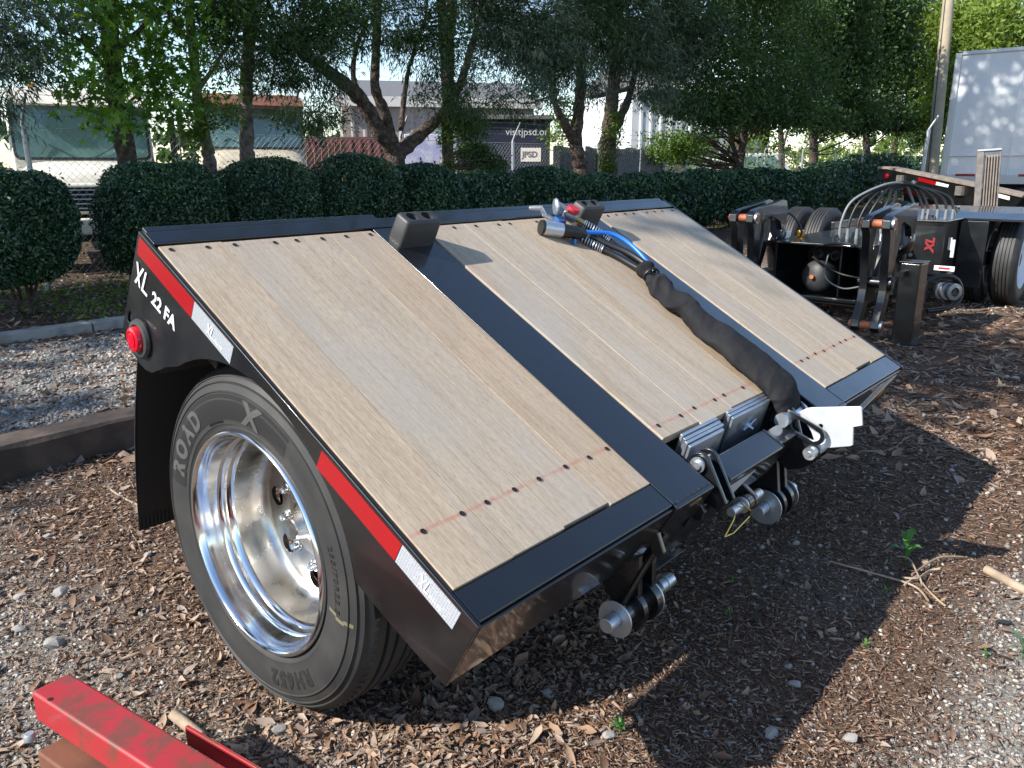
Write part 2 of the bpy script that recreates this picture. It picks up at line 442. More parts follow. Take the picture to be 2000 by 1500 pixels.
def ground_mat():
    m = bpy.data.materials.new('mulch, grit and soil'); m.use_nodes = True
    nt = m.node_tree; b = nt.nodes['Principled BSDF']; L = nt.links.new
    tc = nt.nodes.new('ShaderNodeTexCoord')
    def noise(sc, det, dist=0):
        n = nt.nodes.new('ShaderNodeTexNoise'); n.inputs['Scale'].default_value = sc; n.inputs['Detail'].default_value = det; n.inputs['Roughness'].default_value = .65
        n.inputs['Distortion'].default_value = dist; L(tc.outputs['Object'], n.inputs['Vector']); return n
    def ramp(src, stops):
        r = nt.nodes.new('ShaderNodeValToRGB'); cr = r.color_ramp
        while len(cr.elements) < len(stops): cr.elements.new(.5)
        for e, (p, c) in zip(cr.elements, stops): e.position = p; e.color = (*c, 1)
        L(src, r.inputs[0]); return r
    def mix(a, b2, f):
        x = nt.nodes.new('ShaderNodeMix'); x.data_type = 'RGBA'; L(f, x.inputs[0]); L(a, x.inputs[6]); L(b2, x.inputs[7]); return x.outputs[2]
    mul = ramp(noise(120, 8, .8).outputs[0], [(.3, (.022, .013, .009)), (.48, (.085, .052, .034)), (.60, (.17, .115, .078)), (.72, (.24, .18, .13))])
    vor = nt.nodes.new('ShaderNodeTexVoronoi'); vor.inputs['Scale'].default_value = 150; L(tc.outputs['Object'], vor.inputs['Vector'])
    grv = ramp(vor.outputs['Color'], [(.1, (.12, .108, .095)), (.5, (.22, .205, .18)), (.9, (.33, .31, .28))])
    soil = ramp(noise(20, 6).outputs[0], [(.3, (.035, .024, .016)), (.6, (.085, .058, .038)), (.8, (.14, .10, .07))])
    ag = nt.nodes.new('ShaderNodeAttribute'); ag.attribute_name = 'gravel'
    asl = nt.nodes.new('ShaderNodeAttribute'); asl.attribute_name = 'soil'
    c = mix(mul.outputs[0], grv.outputs[0], ag.outputs['Fac']); c = mix(c, soil.outputs[0], asl.outputs['Fac'])
    L(c, b.inputs['Base Color']); b.inputs['Roughness'].default_value = .95; b.inputs['Specular IOR Level'].default_value = .2
    bp = nt.nodes.new('ShaderNodeBump'); bp.inputs['Strength'].default_value = .8; bp.inputs['Distance'].default_value = .01
    L(noise(110, 5, .5).outputs[0], bp.inputs['Height']); L(bp.outputs[0], b.inputs['Normal'])
    return m
ground = np_mesh('ground', V, F, ground_mat(), smooth=True)
tag(ground, kind='structure')
for nm, fn in (('gravel', gravel_w), ('soil', soil_w)):
    a = ground.data.attributes.new(nm, 'FLOAT', 'POINT'); a.data.foreach_set('value', fn(GX, GY).ravel().astype(np.float32))

# kerb edging between gravel strip and hedge bed
ko = thing('kerb', None, None, (0, 7.3, 0)); ko['kind'] = 'structure'
x = -3.0
while x < 14:
    ln = .9 + .25*random.random(); yy = .015*random.random()
    MB().box(x, x+ln-.012, yy, yy+.14, -.05, .075 + .012*random.random()).build('kerb_stone', M['concrete'], ko, bevel=.012); x += ln

# ------------------------------------------------------------------ the tilted trailer
TH = R(28.9)
TR = thing('tilted_axle_trailer', 'black tilted trailer section with wooden plank deck resting nose down on gravel and mulch', 'trailer', (.93, .8963, .5986), (TH, 0, 0))
W = 2.59
T = TR
def fbox(name, u0, u1, s0, s1, t0, t1, m=None, parent=None, bevel=.004):
    return MB().box(u0, u1, s0, s1, t0, t1).build(name, m or M['paint'], parent or T, bevel=bevel)
# rails and bars (steel, butted)
S0, S1 = .004, 1.343
fbox('bottom_rail', .012, .712, S0, .082, -.10, -.0025)
fbox('bottom_rail', 1.905, W-.012, S0, .082, -.10, -.0025)
fbox('centre_bar', .715, .905, -.012, 1.285, -.11, -.0015)
fbox('centre_bar', 1.720, 1.902, -.012, 1.285, -.11, -.0015)
fbox('top_rail', .012, W-.012, 1.288, S1, -.16, -.001)
fbox('top_rail_lip', .02, .78, S1+.002, S1+.028, -.07, -.003)
fbox('top_rail_lip', .97, W-.02, S1+.002, S1+.028, -.07, -.003)
fbox('front_skirt', .012, .712, S0-.008, S0-.001, -.192, -.012, bevel=.002)
fbox('front_skirt', 1.905, W-.012, S0-.008, S0-.001, -.192, -.012, bevel=.002)
# side plates
arc_c = (.672, -.518); arc_r = .492
arc = [(arc_c[0] + arc_r*math.cos(R(a)), arc_c[1] + arc_r*math.sin(R(a))) for a in np.linspace(141, 36, 22)]
side = [(S1+.004, .0), (-.004, .0), (-.006, -.192), (.16, -.205), (.245, -.207)] + arc + [(1.125, -.275), (1.160, -.315), (1.185, -.342), (1.215, -.356), (1.25, -.362), (1.345, -.345), (1.362, -.315), (1.362, -.29)]
slot = [(1.335 + .010*math.cos(a), -.262 + .020*math.sin(a)) for a in np.linspace(0, 2*math.pi, 16, endpoint=False)]
for u, nm in ((0.004, 'side_plate'), (W-.004, 'side_plate')):
    plate2d(nm, side, [slot], .009, M['paint_dust'], basis((u, 0, 0), (0, 1, 0), (0, 0, 1), (1, 0, 0)), T, bevel=.0015)
# folded fender top over the wheel (dark inner)
fm = MB()
ap = [(arc_c[0] + .53*math.cos(R(a)), arc_c[1] + .53*math.sin(R(a))) for a in np.linspace(150, 20, 18)]
for (a, b), (c, d) in zip(ap[:-1], ap[1:]):
    bb, dd = min(b, -.030), min(d, -.030)
    fm.add([(.010, a, bb), (.60, a, bb), (.60, c, dd), (.010, c, dd)], [(0, 1, 2, 3)])
fm.build('wheel_well', M['inner'], T)
# planks
def deck_group(u0, u1, s0, s1, name='deck_plank', n=4, seed=0):
    r = random.Random(seed); w = (u1-u0)/n
    for i in range(n):
        a = u0 + i*w + .0006; b = u0 + (i+1)*w - .0006
        lo = s0 + r.uniform(-.007, .006); hi = s1 + r.uniform(-.002, .002)
        mb = MB(); k = 10
        poly = [(a, lo), (b, lo), (b, hi - (.02 if i == n-1 else 0)), (b - (.014 if i == n-1 else 0), hi), (a, hi)]
        mb.prism(poly, lambda x_, y_, d: (x_, y_, d), -.034, .0008 + r.uniform(-.0005, .0005))
        mb.build('deck_plank', M['wood'], T, bevel=.0011, seg=1)
deck_group(.014, .709, .089, 1.270, seed=1)
deck_group(.912, 1.714, .174, 1.270, seed=2)
deck_group(1.910, W-.014, .089, 1.270, seed=4)
# screws: countersunk dark heads
sc0 = None
def screw(u, s):
    global sc0
    if sc0 is None:
        mb = MB(); mb.lathe([(.0052, .0026), (.0052, .0034), (.0035, .0030), (.0001, .0024)], (0, 0, 0), (0, 0, 1), 10)
        mb.lathe([(.0066, .0024), (.0066, .0031), (.0052, .0034)], (0, 0, 0), (0, 0, 1), 10)
        sc0 = mb.build('deck_screw', M['dark'], T); o = sc0
    else:
        o = sc0.copy(); COL.objects.link(o)
    o.location = (u, s, 0)
rs = random.Random(5)
for u in (.05, .161, .237, .329, .415, .517, .610, .690): screw(u, .222 + rs.uniform(-.002, .002))
for u in (.039, .137, .216, .337, .409, .497, .585, .679): screw(u, 1.249 + rs.uniform(-.003, .003))
for k in range(8):
    u = .912 + .802*(k+.5)/8 + rs.uniform(-.02, .02); screw(u, .224 + rs.uniform(-.003, .003)); screw(u + rs.uniform(-.02, .02), 1.249 + rs.uniform(-.003, .003))
    u = 1.910 + .666*(k+.5)/8 + rs.uniform(-.02, .02); screw(u, .224 + rs.uniform(-.003, .003)); screw(u + rs.uniform(-.02, .02), 1.249 + rs.uniform(-.003, .003))
# understructure
fbox('frame_beam', .72, .90, .30, 1.27, -.34, -.115, M['inner'])
fbox('frame_beam', 1.725, 1.897, .30, 1.27, -.34, -.115, M['inner'])
fbox('cross_beam', .06, W-.06, .10, .16, -.20, -.115, M['inner'])
fbox('cross_beam', .06, W-.06, 1.0, 1.06, -.20, -.115, M['inner'])
# lower front channel hanging behind the skirt, between the side plates
fbox('lower_channel', .60, 1.995, .075, .085, -.345, -.20, M['paint'])
MB().prism([(.735, -.115), (.735, -.365), (1.10, -.345), (1.24, -.25), (1.24, -.17), (.92, -.115)], lambda a, b, d: (a, .008 + d, b), 0, .012).build('lower_cross_plate', M['paint'], T, bevel=.003)
fbox('lower_flange', .735, 1.10, -.012, .007, -.372, -.362, M['paint'], bevel=.002)
MB().cyl((.30, .672, -.518), (W-.30, .672, -.518), .065).build('axle_tube', M['inner'], T)
for u in (.80, 1.80):
    mb = MB(); mb.box(u-.05, u+.05, .60, .75, -.50, -.34); mb.build('axle_seat', M['inner'], T, bevel=.01)
    mb = MB(); mb.tube([(u, .95, -.40), (u, .80, -.45), (u, .70, -.50)], .05, 10); mb.build('trailing_arm', M['inner'], T)

# reflective tape and lettering on the near side plate
def on_side(s, t, off=.0): return (-.0012 - off, s, t)
for s0, s1, m, nm in ((1.051, 1.336, 'tape_red', 'red_tape'), (.866, 1.049, 'tape_white', 'white_tape'), (.222, .502, 'tape_red', 'red_tape'), (.040, .220, 'tape_white', 'white_tape')):
    MB().prism([(s0, -.060), (s1, -.060), (s1, -.010), (s0, -.010)], lambda a, b, d: (-.0008 - d, a, b), 0, .0009).build(nm, M[m], T, bevel=0)
def side_text(body, size, s, t, m, name='lettering', **k):
    text(name, body, size, basis((-.0022, s, t), (0, -1, 0), (0, 0, 1), (-1, 0, 0)), M[m], T, **k)
def xl_logo(s, t, h, m):
    """slanted X with a pointed arm and an L with a long foot"""
    P = []
    sh = .28
    def q(a, b): return (a + sh*b, b)
    bars = [[(-.02, 0), (.13, 0), (.62, 1), (.47, 1)], [(.40, 0), (.52, 0), (.10, 1), (-.05, 1)], [(.62, 0), (.75, 0), (.88, 1), (.75, 1)], [(.75, 0), (1.15, 0), (1.17, .13), (.767, .13)]]
    mb = MB()
    for i, bb in enumerate(bars):
        mb.prism([(s - x*h*1.0, t + y*h) for x, y in bb], lambda a, b, d: (-.0024 - d - .0004*i, a, b), 0, .0006)
    mb.build('logo', M[m], T, smooth=0)
xl_logo(1.328, -.142, .062, 'letter')
side_text('22 FA', .052, 1.236, -.143, 'letter', bold=.0016)
xl_logo(.976, -.048, .026, 'white'); side_text('SPECIALIZED', .007, .945, -.050, 'white')
xl_logo(.150, -.048, .026, 'white'); side_text('SPECIALIZED', .007, .118, -.050, 'white')
# marker lamp
mb = MB(); mb.lathe([(.052, 0), (.054, -.006), (.050, -.014), (.040, -.016), (.034, -.010), (.034, .0)], (-.001, 1.255, -.276), (1, 0, 0), 40)
mb.build('lamp_grommet', M['rubber'], T)
mb = MB(); mb.lathe([(.0345, -.010), (.0345, -.020), (.032, -.028), (.024, -.030), (.0235, -.027), (.020, -.027), (.0195, -.031), (.010, -.033), (.0002, -.033)], (-.001, 1.255, -.276), (1, 0, 0), 40)
mb.build('marker_lamp', M['lens'], T)

# far front decal: silver chevrons with an amber one on the right skirt
sk = lambda a, b, d: (a, S0-.0085-d, b)
for poly, m in (([(2.18, -.185), (2.22, -.185), (2.40, -.03), (2.34, -.03)], 'silver'), ([(2.26, -.185), (2.30, -.185), (2.48, -.03), (2.43, -.03)], 'silver'), ([(2.34, -.185), (2.38, -.185), (2.55, -.03), (2.51, -.03)], 'white'), ([(2.41, -.14), (2.44, -.14), (2.50, -.085), (2.47, -.085)], 'amber')):
    off = .0 if m != 'amber' else .0012
    MB().prism(poly, sk, off, off+.001).build('chevron_decal', M[m], T, smooth=0)

# ---- bump stops: two rubber blocks, each with two round holes
def bump_stop(u, s):
    w, d, h = .149, .068, .096; tp = .0015
    root = T
    hole = [circ(w*.29, d*.52, .021, 20), circ(w*.71, d*.52, .021, 20)]
    mb = MB()
    n = 8; 
    def rr(w0, d0, x0, y0, rad):
        out = []
        for cx, cy, a0 in ((x0+w0-rad, y0+d0-rad, 0), (x0+rad, y0+d0-rad, 90), (x0+rad, y0+rad, 180), (x0+w0-rad, y0+rad, 270)):
            for a in np.linspace(a0, a0+90, 5): out.append((cx + rad*math.cos(R(a)), cy + rad*math.sin(R(a))))
        return out
    rings = []
    for z, ins, rad in ((0, 0, .012), (h*.5, tp*.45, .012), (h-.008, tp, .012), (h-.002, tp+.003, .011), (h, tp+.009, .008)):
        rings.append([(u + a, s + b, z - .006) for a, b in rr(w-2*ins, d-2*ins, ins, ins, rad)])
    N = len(rings[0]); vs = [p for r_ in rings for p in r_]
    fs = [(i*N+k, i*N+(k+1) % N, (i+1)*N+(k+1) % N, (i+1)*N+k) for i in range(len(rings)-1) for k in range(N)]
    mb.add(vs, fs)
    o = mb.build('bump_stop', M['rubber'], T, smooth=50)
    # pierced top and the two hole walls
    top = [(u + a, s + b) for a, b in rr(w-2*(tp+.009), d-2*(tp+.009), tp+.009, tp+.009, .008)]
    hs = [[(u + a, s + b) for a, b in hh] for hh in hole]
    plate2d('bump_stop_top', top, hs, .0012, M['rubber'], basis((0, 0, h-.0065), (1, 0, 0), (0, 1, 0), (0, 0, 1)), o)
    hb = MB()
    for hh in hs:
        hb.add([(a, b, h-.006) for a, b in hh] + [(a, b, h-.075) for a, b in hh], [(k, (k+1) % 20, 20+(k+1) % 20, 20+k) for k in range(20)] + [tuple(range(20, 40))])
    hb.build('bolt_hole', M['rubber'], o)
bump_stop(.737, 1.166)
bump_stop(1.672, 1.180)

# ---- wheel (near) : tyre, rim, disc, nuts
def wheel_parts(u_out, side=1):
    """side 1: outer face looks to -u"""
    c = (u_out, arc_c[0], arc_c[1] - .0)
    ax = (side, 0, 0)
    half = [(.296, .034), (.301, .022), (.310, .013), (.318, .009), (.3195, .0065), (.323, .0065), (.3245, .0065), (.345, .0025), (.365, .0), (.385, -.001), (.402, .001), (.4035, -.0012), (.4055, -.0012), (.407, .0025), (.424, .009), (.4255, .0065), (.4275, .0065), (.429, .012), (.439, .018), (.4405, .016), (.4425, .017), (.444, .023), (.4545, .034), (.460, .043)]
    tread = [(.463, .050), (.463, .066), (.451, .069), (.451, .075), (.464, .078), (.465, .098), (.452, .101), (.452, .107), (.465, .110), (.465, .140), (.452, .143), (.452, .149), (.465, .152), (.464, .172), (.451, .175), (.451, .181), (.463, .184), (.463, .200)]
    prof = half + tread + [(r, .25 - x) for r, x in half[::-1]] + [(.30, .20), (.30, .05)]
    ty = MB().lathe(prof, c, ax, 128, closed=True).build('tyre', M['tyre'], T, smooth=32)
    # shoulder sipes: short notches moulded along both shoulders
    nb = MB()
    for k in range(110):
        a = 2*math.pi*k/110
        for xx, rr_ in ((.0375, .4568),):
            p = Vector((c[0] + side*xx, c[1] + rr_*math.cos(a), c[2] + rr_*math.sin(a)))
            rad = Vector((0, math.cos(a), math.sin(a))); tan = Vector((0, -math.sin(a), math.cos(a)))
            e = (rad*.006 + Vector((side*.0055, 0, 0)))
            nn = e.cross(tan).normalized()
            nb.obox(p, e, tan*.0022, nn*.0012)
    nb.build('shoulder_sipes', M['tyre_band'], ty, smooth=0)['kind'] = 'stuff'
    rim = [(.300, .034), (.303, .020), (.3035, .010), (.301, .004), (.297, .001), (.2925, .0015), (.289, .005), (.2868, .011), (.2845, .020), (.2815, .034), (.279, .050), (.2772, .062), (.2762, .066), (.2712, .069), (.2685, .073), (.2668, .080), (.2655, .090), (.262, .094), (.2585, .099), (.2565, .108), (.255, .125), (.2535, .150), (.2505, .172), (.244, .189), (.236, .199), (.229, .2045), (.222, .205)]
    rm = MB().lathe(rim[:20], c, ax, 128).build('rim', M['alu'], T, smooth=32)
    MB().lathe(rim[19:], c, ax, 128).build('rim_barrel', M['alud'], rm, smooth=40)
    out = circ(0, 0, .2225, 96); holes = []
    for k in range(8):
        a = R(6 + 45*k); holes.append([(.186*math.cos(a) + .029*math.cos(q), .186*math.sin(a) + .029*math.sin(q)) for q in np.linspace(0, 2*math.pi, 24, endpoint=False)])
    # local axes: y (deck s) and z (deck t); world hole angles are given in the deck frame
    rot = -TH
    M4 = basis((c[0] + side*.210, c[1], c[2]), (0, math.cos(rot), math.sin(rot)), (0, -math.sin(rot), math.cos(rot)), (1, 0, 0))
    ds = plate2d('wheel_disc', out, holes, .014, M['alud'], M4, rm, bevel=.003)
    hb = MB()
    hub = [(.0001, .120), (.030, .121), (.034, .126), (.040, .150), (.050, .158), (.058, .172), (.078, .180), (.100, .188), (.104, .201)]
    MB().lathe(hub, c, ax, 48).build('hub', M['alud'], rm)
    for k in range(10):
        a = R(24 + 36*k) + rot
        p = Vector((c[0], c[1] + .1425*math.cos(a), c[2] + .1425*math.sin(a)))
        MB().lathe([(.0001, .178), (.008, .179), (.0115, .184), (.013, .188), (.013, .197), (.018, .199), (.019, .203)], p, ax, 18).build('wheel_nut', M['nut'], rm)
    # dark brake drum seen through the holes
    MB().lathe([(.0001, .235), (.225, .235), (.23, .30)], c, ax, 40).build('brake_drum', M['inner'], rm)
    return ty, rm, c
ty, rm, wc = wheel_parts(.034, 1)
wheel_parts(W-.034, -1)
# moulded lettering, bent round the side wall
def arc_text(body, size, radius, a0, m, flip=False, name='tyre_lettering', bold=0, ext=.0006, xo=.0, spacing=1.0, shear=0):
    me = text_mesh(body, size, ext, bold, shear, spacing)
    for v in me.vertices:
        x, y, z = v.co
        r = radius + (y if not flip else -y)
        a = a0 - x/radius if not flip else a0 + x/radius
        # a is measured in the wheel plane seen from outside (-u): right = -s
        q = a
        dx = np.interp(r, [.310, .323, .345, .365, .385, .402, .424, .439], [.013, .0065, .0025, 0, -.001, .001, .009, .018])
        v.co = (wc[0] + dx - .0008 - z - xo, wc[1] - r*math.cos(q), wc[2] + r*math.sin(q))
    me.update()
    return link_mesh(me, name, M[m], ty, 0)
def arc_band(r0, r1, a0, a1, m, xo=.0007, name='tyre_band'):
    mb = MB(); n = 40
    vs = []
    for k in range(n+1):
        a = R(a0 + (a1-a0)*k/n)
        for j in range(4):
            r = r0 + (r1-r0)*j/3
            dx = np.interp(r, [.310, .323, .345, .365, .385, .402, .424, .439], [.013, .0065, .0025, 0, -.001, .001, .009, .018])
            vs.append((wc[0] + dx - xo, wc[1] - r*math.cos(a), wc[2] + r*math.sin(a)))
    fs = [(k*4+j, k*4+j+1, (k+1)*4+j+1, (k+1)*4+j) for k in range(n) for j in range(3)]
    mb.add(vs, fs).build(name, M[m], ty)
TD = 28.9
# angles: 90 = deck normal; world up is 90 - tilt in this frame seen from outside
up = 90 + TD
arc_band(.332, .399, up+78, up-33, 'tyre_band')
arc_text('ROAD', .068, .341, R(up+73), 'tyre_letter', bold=.0035, spacing=1.42, xo=.0004)
arc_text('X', .086, .334, R(up-3), 'tyre_letter', bold=.004, xo=.0006, shear=.25)
arc_text('RH652', .056, .345, R(up-180+40), 'tyre_band', bold=.003, spacing=1.3)
arc_text('255/70R22.5', .026, .356, R(up-72), 'tyre_band', bold=.0006, spacing=1.25)
arc_text('REGROOVABLE', .011, .322, R(up+28), 'tyre_band')
arc_text('TUBELESS  RADIAL', .010, .412, R(up+84), 'tyre_band')

M['chalk'] = mat('yellow chalk', (.13, .115, .065), .9)
for k_, (a_, r0_, r1_) in enumerate(((up-100, .330, .362), (up-101.2, .360, .392), (up-100.4, .390, .418))): arc_band(r0_, r1_, a_, a_+1.5, 'chalk', .0012, 'chalk_mark')
# ---- mud flap behind the wheel, with moulded ribs
FT = Vector(T.matrix_basis.inverted() @ Vector((.985, 2.262, .885)))
Minv = (Matrix.Translation((.93, .8963, .5986)) @ Matrix.Rotation(TH, 4, 'X')).inverted()
def L3(x, y, z): return Minv @ Vector((x, y, z))
mb = MB(); nr = 46; x0, x1 = .975, 1.56
for k in range(nr):
    xa = x0 + (x1-x0)*k/nr; xb = x0 + (x1-x0)*(k+.62)/nr; xc = x0 + (x1-x0)*(k+1)/nr
    for i in range(6):
        f0, f1 = i/6, (i+1)/6
        def pt(x_, f, d): return L3(x_, 2.262 + .165*f + .03*math.sin(f*3) - d, .93 - .645*f)
        for a, b, d in ((xa, xb, .003), (xb, xc, .0)):
            mb.add([pt(a, f0, d), pt(b, f0, d), pt(b, f1, d), pt(a, f1, d)], [(0, 1, 2, 3)])
        mb.add([pt(xb, f0, .003), pt(xb, f0, 0), pt(xb, f1, 0), pt(xb, f1, .003)], [(0, 1, 2, 3)])
        mb.add([pt(xa, f0, .003), pt(xa, f0, 0), pt(xa, f1, 0), pt(xa, f1, .003)], [(0, 1, 2, 3)])
mb.add([L3(x0, 2.268, .93), L3(x1, 2.268, .93), L3(x1, 2.436, .285), L3(x0, 2.436, .285)], [(0, 1, 2, 3)])
mb.build('mud_flap', M['flap'], T, smooth=0)
fo = fbox('flap_hanger', .05, .64, 1.225, 1.25, -.345, -.30, M['inner'])

# ---- nose: pocket, shims, hitch tube, ears, pins
fbox('pocket_floor', .908, 1.717, .01, .30, -.20, -.17, M['inner'])
def shim(u0, u1, s0, t0, t1, m='zinc', th=.009):
    # plates stand across the deck, leaning a little
    mb = MB(); mb.prism([(u0, t0), (u1, t0), (u1, t1), (u0, t1)], lambda a, b, d: (a, s0 + d + .25*(b), b), 0, th)
    return mb.build('shim_plate', M[m], T, bevel=.0015)
SZ = [(.985, 1.195, .158), (.978, 1.192, .143), (.970, 1.190, .131), (.966, 1.168, .116)]
for u0, u1, s_ in SZ: shim(u0, u1, s_, -.105, .004)
for u0, u1, s_ in [(1.262, 1.528, .158), (1.255, 1.525, .146), (1.255, 1.520, .133)]: shim(u0, u1, s_, -.12, .006)
for u_, s_, t_ in ((1.035, .096, -.058), (1.40, .128, -.055)):
    mb = MB(); mb.cyl((u_, s_+.03, t_), (u_, s_-.028, t_), .005, n=10)
    mb.cyl((u_, s_-.006, t_), (u_, s_-.018, t_), .009, n=12)
    for sg in (-1, 1):
        mb.prism([(0, 0), (.010*sg, .016), (.026*sg, .024), (.030*sg, .016), (.020*sg, .004), (.009*sg, -.004)], lambda a, b, d: (u_ + a*.9, s_ - .012 + d, t_ + b*(1 if sg > 0 else -.6)), -.002, .002)
    mb.build('wing_nut', M['zinc'], T)
fbox('hitch_tube', 1.03, 1.39, -.012, .074, -.165, -.030, M['paint'], bevel=.006)
MB().tube([(1.392, -.010 + .082*k/10, -.031) for k in range(11)], .004, 6).build('weld_bead', M['paint'], T)
# left clevis ears on the hitch tube
def ear(pts, u0, th, m='paint', name='clevis_ear', bevel=.004):
    return MB().prism(pts, lambda a, b, d: (u0 + d, a, b), 0, th).build(name, M[m], T, bevel=bevel)
def lobe(cx, cy, r, tail, n=14, a0=-20, a1=200):
    return [(cx + r*math.cos(R(a)), cy + r*math.sin(R(a))) for a in np.linspace(a0, a1, n)] + tail
e1 = lobe(.068, -.010, .033, [(-.055, -.050), (-.050, -.085), (.030, -.10)], a0=-60, a1=120)
ear(e1, .950, .014); ear(e1, .997, .012)
MB().cyl((.930, .068, -.010), (1.015, .068, -.010), .012).build('hitch_pin', M['zinc'], T)
MB().lathe([(.012, 0), (.022, .0), (.022, .006), (.012, .006)], (.938, .068, -.010), (1, 0, 0), 24).build('washer', M['zinc'], T)
fbox('stop_lug', .958, .985, -.050, -.013, -.085, -.055, M['paint'])
# label on the front of the hitch tube
MB().prism([(1.035, -.130), (1.04, -.060), (1.22, -.060), (1.15, -.130)], lambda a, b, d: (a, -.0135 - d, b), 0, .001).build('warning_label', M['silver'], T, smooth=0)
fbox('hitch_web', .945, 1.50, .0, .06, -.20, -.13, M['paint'])

# lever bracket, link and zinc paddle at the right end of the hitch tube
def yz(y, z): # world y,z at X=2.5 -> local (s,t)
    p = L3(2.5, y, z); return (p.y, p.z)
UX = 1.592
up_pin = yz(.966, .609); lo_pin = yz(.874, .510)
br = [yz(*q) for q in ((1.02, .55), (1.00, .635), (.985, .645), (.955, .645), (.935, .62), (.915, .56), (.895, .545), (.862, .535), (.845, .51), (.86, .48), (.90, .445), (.95, .425), (1.00, .46))]
ear(br, UX-.03, .014, name='lever_bracket'); ear(br, UX+.05, .014, name='lever_bracket')
fbox('bracket_arm', 1.394, UX-.031, .005, .070, -.150, -.042, M['paint'])
MB().cyl((UX-.080, *up_pin), (UX+.085, *up_pin), .024).build('lever_pin', M['zinc'], T)
MB().cyl((UX-.058, *lo_pin), (UX+.085, *lo_pin), .021).build('lever_pin', M['zinc'], T)
MB().cyl((UX-.062, *lo_pin), (UX-.058, *lo_pin), .008).build('grease_nipple', M['zinc'], T)
# oval link: a ring-shaped strap
A_, B_ = Vector(yz(.966, .609)), Vector(yz(.868, .572))
d_ = (B_-A_).normalized(); n_ = Vector((-d_.y, d_.x))
def stadium(a, b, r, n=10):
    th0 = math.atan2(n_.y, n_.x)
    return [(a.x + r*math.cos(th0 + q), a.y + r*math.sin(th0 + q)) for q in np.linspace(0, math.pi, n)] + [(b.x + r*math.cos(th0 + math.pi + q), b.y + r*math.sin(th0 + math.pi + q)) for q in np.linspace(0, math.pi, n)]
plate2d('link_strap', stadium(A_, B_, .034), [stadium(A_ + d_*.045, B_, .020)], .012, M['paint'], basis((UX-.042, 0, 0), (0, 1, 0), (0, 0, 1), (1, 0, 0)), T, bevel=.003)
pd = [yz(*q) for q in ((.935, .630), (.911, .648), (.889, .655), (.748, .686), (.742, .683), (.733, .627), (.760, .616), (.755, .557), (.762, .552), (.836, .528), (.870, .500), (.892, .508), (.893, .530), (.878, .548), (.890, .575), (.915, .605))]
plate2d('zinc_paddle', pd, [circ(*yz(.860, .598), .0075, 14)], .010, M['zincb'], basis((UX-.012, 0, 0), (0, 1, 0), (0, 0, 1), (1, 0, 0)), T, bevel=.0015)

# pivot feet: ring plates, pins and big washers
def pivot(u0, sc, tc, parts):
    for nm, a, b, r0, r1, m in parts:
        if nm == 'pin': MB().cyl((u0+a, sc, tc), (u0+b, sc, tc), r0, n=28).build('pivot_pin', M[m], T, bevel=.002)
        else: MB().lathe([(r0, a), (r1, a), (r1, b), (r0, b)], (u0, sc, tc), (1, 0, 0), 40, closed=True).build(nm, M[m], T, bevel=.0015)
P1 = (-.055, -.362)
pivot(.655, *P1, [('pin', -.042, .285, .021, 0, 'zinc'), ('pin_washer', .0, .005, .0213, .052, 'zinc'), ('pivot_ring', .062, .082, .022, .055, 'paint'), ('pivot_ring', .125, .150, .022, .058, 'paint'), ('pivot_sleeve', .008, .20, .0215, .036, 'paint'), ('pin_washer', .1505, .156, .0213, .060, 'zinc'), ('pin_washer', .245, .251, .0213, .0235, 'zinc')])
MB().cyl((.66, P1[0]+.0, P1[1]+.030), (.66, P1[0], P1[1]+.052), .004, n=8).build('cotter_pin', M['brass'], T)
for u_ in (.72, .79):
    ear(lobe(P1[0], P1[1], .050, [(.10, -.34), (.16, -.12), (.06, -.11)], a0=100, a1=330), u_, .02, name='pivot_ear')
P2 = (-.055, -.328)
pivot(1.535, *P2, [('pin', -.052, .235, .021, 0, 'zinc'), ('pin_washer', .0, .005, .0213, .062, 'zinc'), ('pivot_ring', .035, .055, .022, .060, 'paint'), ('pivot_ring', .095, .12, .022, .060, 'paint'), ('pivot_sleeve', .008, .15, .0215, .036, 'paint'), ('pin_washer', .1505, .156, .0213, .058, 'zinc')])
for u_ in (1.572, 1.632):
    ear(lobe(P2[0], P2[1], .050, [(.10, -.30), (.16, -.12), (.06, -.11)], a0=100, a1=330), u_, .02, name='pivot_ear')
MB().tube([(1.70, P2[0]-.02, P2[1]+.03), (1.73, P2[0]-.03, P2[1]+.02), (1.745, P2[0]-.035, P2[1]-.04)], .003, 6).build('cotter_pin', M['brass'], T)
# retaining pin with the square wire clip
P3 = (-.048, -.165)
pivot(1.19, *P3, [('pin', -.075, .12, .015, 0, 'zinc'), ('pin_washer', -.008, -.002, .0152, .026, 'zinc'), ('pivot_ring', .0, .03, .016, .028, 'paint')])
ear(lobe(P3[0], P3[1], .030, [(.02, -.22), (.02, -.13)], a0=100, a1=300), 1.225, .02, name='pivot_ear')
cw = [(1.045, .030), (1.145-.10+.005, .028), (1.052, -.008), (1.105, -.062), (1.045-.02, -.075), (1.005, -.020), (1.03, .012)]
ck = MB(); ck.tube([(1.155, P3[0]-.004, P3[1]+.024), (1.185, P3[0]-.030, P3[1]+.006), (1.205, P3[0]-.036, P3[1]-.022), (1.165, P3[0]-.034, P3[1]-.082), (1.105, P3[0]-.030, P3[1]-.070), (1.125, P3[0]-.018, P3[1]-.020), (1.145, P3[0]+.002, P3[1]+.016)], .003, 8)
ck.build('wire_clip', M['brass'], T)
